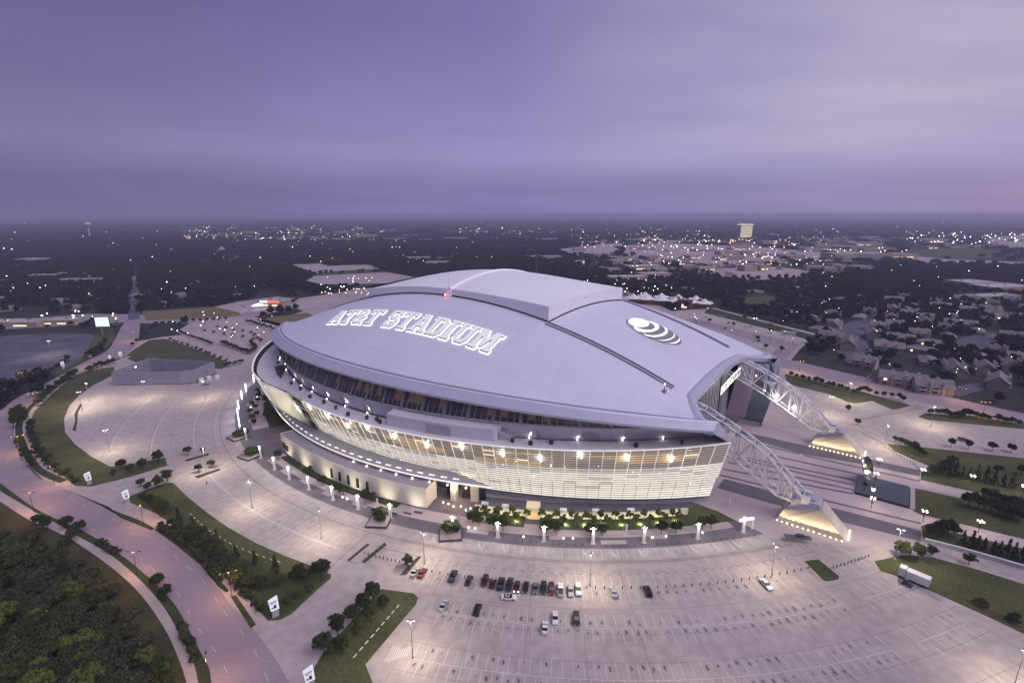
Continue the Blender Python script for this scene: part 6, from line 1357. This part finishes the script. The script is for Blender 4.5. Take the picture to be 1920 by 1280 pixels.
b = B(); b.v += [Vector((22+3.2*math.cos(a), -21.1, 3+3.2*math.sin(a))) for a in np.linspace(0, math.pi, 10)]+[Vector((18.8, -21.1, .2)), Vector((25.2, -21.1, .2))]; b.f.append(tuple(list(range(10))+[10, 11])); b.ob('gate_arch', M('gate_arch_lit', (.8,.7,.6), .5, 0, emit=1.0, ecol=(1,.85,.7), noe=True), tn)
for k in range(10): B().box((-45+10*k, -10.2, 2.6), (5, .3, 2.4)).ob('hall_window', MATS['house_window_lit'], tn)
# hotel tower
v = px(1395, 449); ht = tag(empty('hotel_tower', v, R(10)), 'tall lit hotel tower standing above the right horizon', 'tower')
B().box((0, 0, 34), (62, 24, 68)).ob('body', M('hotel_wall', (.38,.36,.34), .7, .1), ht); B().box((0, 0, 69.5), (66, 28, 3)).ob('cornice', M('hotel_crown', (.7,.68,.6), .6, 0, emit=.8, ecol=(1,.92,.7), noe=True), ht)
for k in range(10): B().box((-27+6*k, -12.2, 33), (2.4, .5, 62)).ob('lit_rib', M('hotel_rib', (.7,.65,.5), .6, 0, emit=.75, ecol=(1,.86,.52), noe=True), ht)
B().box((0, -14, 6), (70, 6, 10)).ob('podium', M('hotel_podium', (.6,.5,.4), .6, 0, emit=.5, ecol=(1,.8,.5), noe=True), ht)
# water tower
dw = 2700; xw = (196-960)/FPX*dw; wt = tag(empty('water_tower', (xw, dw*.985, 0)), 'pale bulb-shaped water tower on the left horizon', 'water tower')
B().ball((0, 0, 66), 16, 16, .75).ob('tank', M('tank_pale', (.5,.5,.54), .6, .1), wt, True); B().tube((0, 0, 0), (0, 0, 58), 5, 4, 12).ob('stem', MATS['tank_pale'], wt); B().tube((0, 0, 52), (0, 0, 60), 4, 11, 12).ob('bowl', MATS['tank_pale'], wt)
# pyramid-roofed church
ch = tag(empty('church', px(417,476), R(20)), 'small church with a pale steep pyramid roof in the left woods', 'church')
b = B(); b.v += [Vector(p) for p in ((-14,-14,5),(14,-14,5),(14,14,5),(-14,14,5),(0,0,24))]; b.f += [(0,1,4),(1,2,4),(2,3,4),(3,0,4)]; b.ob('roof', M('church_roof', (.40,.31,.29), .8, .1), ch); B().box((0, 0, 2.5), (24, 24, 5)).ob('wall', hwall_m, ch)
# ------------------------------------------------------------------ distant lamps
lp = {}
for k, m in (('w', M('far_lamp_white', (1,1,1), .5, 0, emit=7.5, ecol=(1,.90,.78), noe=True)), ('o', M('far_lamp_orange', (1,.8,.5), .5, 0, emit=6.5, ecol=(1,.62,.32), noe=True))):
    lp[k] = (B().ball((0, 0, 0), 1, 6).me('lamp_globe', m), None)
polem = B().tube((0, 0, 0), (0, 0, 1), .12, .08, 5).me('pole', dkmetal)
spots = []
def cl(n, x0, x1, y0, y1, o_=.3, s_=1.0):
    for k in range(n): spots.append((rnd.uniform(x0, x1), rnd.uniform(y0, y1), 'o' if rnd.random() < o_ else 'w', s_*rnd.uniform(.6, 1.25)))
cl(34,340,500,427,452,.5); cl(40,500,720,432,455,.4); cl(16,540,760,455,475,.2); cl(26,860,1035,430,442,.2,1.15); cl(60,1060,1330,436,470,.3); cl(80,1200,1520,455,505,.3,1.1); cl(30,1320,1480,452,458,.6)
cl(45,1700,1930,440,462,.1,1.3); cl(28,1560,1700,470,486,.4); cl(30,0,340,425,480,.25,.8); cl(26,0,480,480,560,.35,.7); cl(34,480,960,450,500,.3,.75); cl(16,960,1200,500,560,.5,.8); cl(26,1440,1920,500,600,.5,.7); cl(22,1560,1920,590,720,.6,.6); cl(20,1150,1260,520,560,.4,.9); cl(34,600,700,530,565,.35,1.0); cl(24,320,520,600,650,.05,.8); cl(16,0,240,600,615,.3,.9); cl(14,1260,1500,585,650,.2,.7)
spots.sort(key=lambda q: -q[1])
far = {'w': [], 'o': []}
for k, (x, y, c, s_) in enumerate(spots):
    v = px(x, y); d_ = v.length; r_ = s_*(.16+.00046*d_); h_ = rnd.uniform(7, 11) if y > 440 else 12
    if k < 300:
        o = tag(empty('distant_lamp', v), ('small white lamp on a pole ' if c == 'w' else 'small orange lamp on a pole ')+district(v.x, v.y), 'lamp', ('white lamps ' if c == 'w' else 'orange lamps ')+district(v.x, v.y))
        put('pole', polem, o, (0, 0, 0), 0, (1, 1, h_)); put('lamp_globe', lp[c][0], o, (0, 0, h_), 0, (r_, r_, r_))
    else: far[c].append((v+Vector((0, 0, h_)), r_))
def farc(n, x0, x1, y0, y1, c='w', s_=1.0):
    for k in range(n):
        v = px(rnd.uniform(x0, x1), rnd.uniform(y0, y1)); far[c].append((v+Vector((0, 0, 10)), s_*rnd.uniform(.4, 1.0)*.00052*v.length))
farc(90,0,1920,411,430); farc(70,340,760,428,456,'o',.9); farc(110,1080,1560,440,508,'o',.9); farc(60,1080,1560,440,508,'w',.9); farc(46,495,680,409.5,412.5); farc(26,1080,1280,409,413); farc(34,1440,1700,409.5,413.5,'w',1.1); farc(20,250,420,409,412); farc(40,0,1920,407.5,411,'w',.7); farc(30,860,1040,432,441,'w',.9); farc(40,1060,1330,425,450,'o'); farc(40,340,720,425,450,'o'); farc(50,1700,1930,432,462,'w',1.2); farc(30,1200,1700,425,440)
for c, L_ in far.items():
    b = B()
    for v, r_ in L_: b.ball(v, r_, 5)
    stuff(b.ob('city_lights', lp[c][0].materials[0]), 'scattered %s city lights reaching to the horizon' % ('white' if c == 'w' else 'orange'), 'city lights')
# ------------------------------------------------------------------ woods
big = [p for p in ALLPOLY if len(p) >= 3]
def clear(P, marg=True):
    ok = np.ones(len(P), bool)
    for p in big:
        lo, hi = p.min(0)-5, p.max(0)+5; c_ = ok & (P[:, 0] > lo[0]) & (P[:, 0] < hi[0]) & (P[:, 1] > lo[1]) & (P[:, 1] < hi[1])
        if c_.any():
            ix = np.where(c_)[0]; ok[ix[inside(P[ix], p)]] = False
    H = np.array(HOUSEXY)
    for a in range(0, len(P), 4000):
        d2 = ((P[a:a+4000, None, :]-H[None, :, :2])**2).sum(2); ok[a:a+4000] &= ~(d2 < (H[None, :, 2]*.85)**2).any(1)
    d = P-np.array([C0.x, C0.y]); s_ = d[:, 0]*UX+d[:, 1]*UY; t_ = -d[:, 0]*UY+d[:, 1]*UX
    ok &= np.hypot(s_, t_-20) > 262
    return ok
def pxy(P):
    dep = P[:, 1]*cP+CAMH*sP; return 960+FPX*P[:, 0]/dep, 640-FPX*(P[:, 1]*sP-CAMH*cP)/dep
def density(P):
    "share of ground covered by trees, by district"
    X, Y = pxy(P); f = np.full(len(P), .86)
    f = np.where((X > 1080) & (Y > 446) & (Y < 508) & (X < 1650), .20, f); f = np.where((X > 1640) & (Y < 500) & (Y > 436), .30, f)
    f = np.where((X > 340) & (X < 720) & (Y > 426) & (Y < 458), .45, f); f = np.where((X > 1540) & (Y > 565) & (Y < 750), .72, f)
    f = np.where((X > 480) & (X < 640) & (Y > 545), .35, f); f = np.where((X > 1140) & (X < 1560) & (Y > 508) & (Y < 640), .50, f); f = np.where((X < 340) & (Y > 588) & (Y < 640), .12, f)
    f = np.where((X > 1740) & (X < 1920) & (Y > 520) & (Y < 565), .6, f)
    n = np.sin(P[:, 0]*.013+1.7*np.sin(P[:, 1]*.006))+np.sin(P[:, 1]*.009+2.1*np.sin(P[:, 0]*.004)); f = f*np.where(n < -1.1, .45, 1.0)
    return f
def scatter(y0, y1, sp, xw_):
    nx, ny = int(2*xw_/sp), int((y1-y0)/sp); gx, gy = np.meshgrid(np.linspace(-xw_, xw_, nx), np.linspace(y0, y1, ny))
    P = np.stack([gx.ravel(), gy.ravel()], 1)+nrng.uniform(-.5, .5, (nx*ny, 2))*sp
    X, Y = pxy(P); P = P[(X > -160) & (X < 2080)]
    P = P[nrng.random(len(P)) < density(P)]; return P[clear(P)]
LOD = bpy.data.collections.new('wood_sources')
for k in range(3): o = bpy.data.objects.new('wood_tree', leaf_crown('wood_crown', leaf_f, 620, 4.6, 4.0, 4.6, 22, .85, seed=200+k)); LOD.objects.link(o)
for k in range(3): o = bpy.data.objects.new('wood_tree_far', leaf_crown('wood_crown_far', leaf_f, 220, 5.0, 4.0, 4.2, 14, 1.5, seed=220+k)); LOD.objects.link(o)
def gn_scatter(name, P, sx, sz, lod, label, cat):
    n = len(P); me = bpy.data.meshes.new(name); me.vertices.add(n); me.vertices.foreach_set('co', np.c_[P, np.zeros(n)].astype(np.float32).ravel())
    for an, ty, dat in (('scl', 'FLOAT_VECTOR', np.stack([sx, sx*nrng.uniform(.85, 1.15, n), sz], 1).ravel()), ('rz', 'FLOAT', nrng.uniform(0, 6.28, n)), ('pick', 'INT', nrng.integers(0, 3, n)+3*lod)):
        at = me.attributes.new(an, ty, 'POINT'); at.data.foreach_set('vector' if ty == 'FLOAT_VECTOR' else 'value', dat.astype(np.int32 if ty == 'INT' else np.float32))
    me.update(); o = link(bpy.data.objects.new(name, me)); stuff(o, label, cat)
    ng = bpy.data.node_groups.new(name, 'GeometryNodeTree'); ng.interface.new_socket('Geometry', in_out='INPUT', socket_type='NodeSocketGeometry'); ng.interface.new_socket('Geometry', in_out='OUTPUT', socket_type='NodeSocketGeometry')
    gi, go = ng.nodes.new('NodeGroupInput'), ng.nodes.new('NodeGroupOutput'); ip = ng.nodes.new('GeometryNodeInstanceOnPoints'); ci = ng.nodes.new('GeometryNodeCollectionInfo')
    ci.inputs['Collection'].default_value = LOD; ci.inputs['Separate Children'].default_value = True; ci.inputs['Reset Children'].default_value = True
    def na(nm, ty): q = ng.nodes.new('GeometryNodeInputNamedAttribute'); q.data_type = ty; q.inputs['Name'].default_value = nm; return q.outputs['Attribute']
    cx_ = ng.nodes.new('ShaderNodeCombineXYZ'); ng.links.new(na('rz', 'FLOAT'), cx_.inputs[2])
    ng.links.new(gi.outputs[0], ip.inputs['Points']); ng.links.new(ci.outputs[0], ip.inputs['Instance']); ip.inputs['Pick Instance'].default_value = True
    ng.links.new(na('pick', 'INT'), ip.inputs['Instance Index']); ng.links.new(cx_.outputs[0], ip.inputs['Rotation']); ng.links.new(na('scl', 'FLOAT_VECTOR'), ip.inputs['Scale']); ng.links.new(ip.outputs[0], go.inputs[0])
    md = o.modifiers.new('scatter', 'NODES'); md.node_group = ng; return o
P1 = scatter(150, 1150, 8.2, 1300)
# the nearest of these are single trees
dist = np.hypot(P1[:, 0], P1[:, 1]); ordr = np.argsort(dist); near, rest_ = ordr[:240], ordr[240:]
wsrc = [o.data for o in LOD.objects if o.name.startswith('wood_tree') and 'far' not in o.name]; wtr = trunk_me(6, .25, 4, 300)
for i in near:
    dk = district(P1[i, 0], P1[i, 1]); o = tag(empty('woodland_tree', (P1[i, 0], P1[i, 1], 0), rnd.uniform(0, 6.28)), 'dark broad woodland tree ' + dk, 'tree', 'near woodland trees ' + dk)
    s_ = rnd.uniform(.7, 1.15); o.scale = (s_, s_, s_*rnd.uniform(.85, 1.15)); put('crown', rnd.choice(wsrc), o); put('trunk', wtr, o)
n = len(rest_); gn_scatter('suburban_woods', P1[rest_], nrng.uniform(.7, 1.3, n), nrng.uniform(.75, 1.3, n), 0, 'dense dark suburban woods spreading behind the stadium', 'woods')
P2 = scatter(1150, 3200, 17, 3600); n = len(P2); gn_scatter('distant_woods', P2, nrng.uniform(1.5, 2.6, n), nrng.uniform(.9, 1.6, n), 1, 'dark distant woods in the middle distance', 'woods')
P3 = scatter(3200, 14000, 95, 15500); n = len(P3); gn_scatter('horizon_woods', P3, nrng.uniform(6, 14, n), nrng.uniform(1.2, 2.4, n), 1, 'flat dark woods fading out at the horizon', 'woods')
print('WOODS', len(P1), len(P2), len(P3), 'lamps', len(spots))

# ------------------------------------------------------------------ haze
hz = bpy.data.materials.new('haze_air'); hz.use_nodes = True; t = hz.node_tree; t.nodes.clear()
o_ = t.nodes.new('ShaderNodeOutputMaterial'); v_ = t.nodes.new('ShaderNodeVolumePrincipled')
v_.inputs['Color'].default_value = (.72, .74, 1.0, 1); v_.inputs['Density'].default_value = 0.00017; v_.inputs['Anisotropy'].default_value = 0.1
t.links.new(v_.outputs[0], o_.inputs['Volume'])
hb = B().box((0, 28500, 64), (121000, 63200, 130)).ob('haze', hz); hb['kind'] = 'stuff'
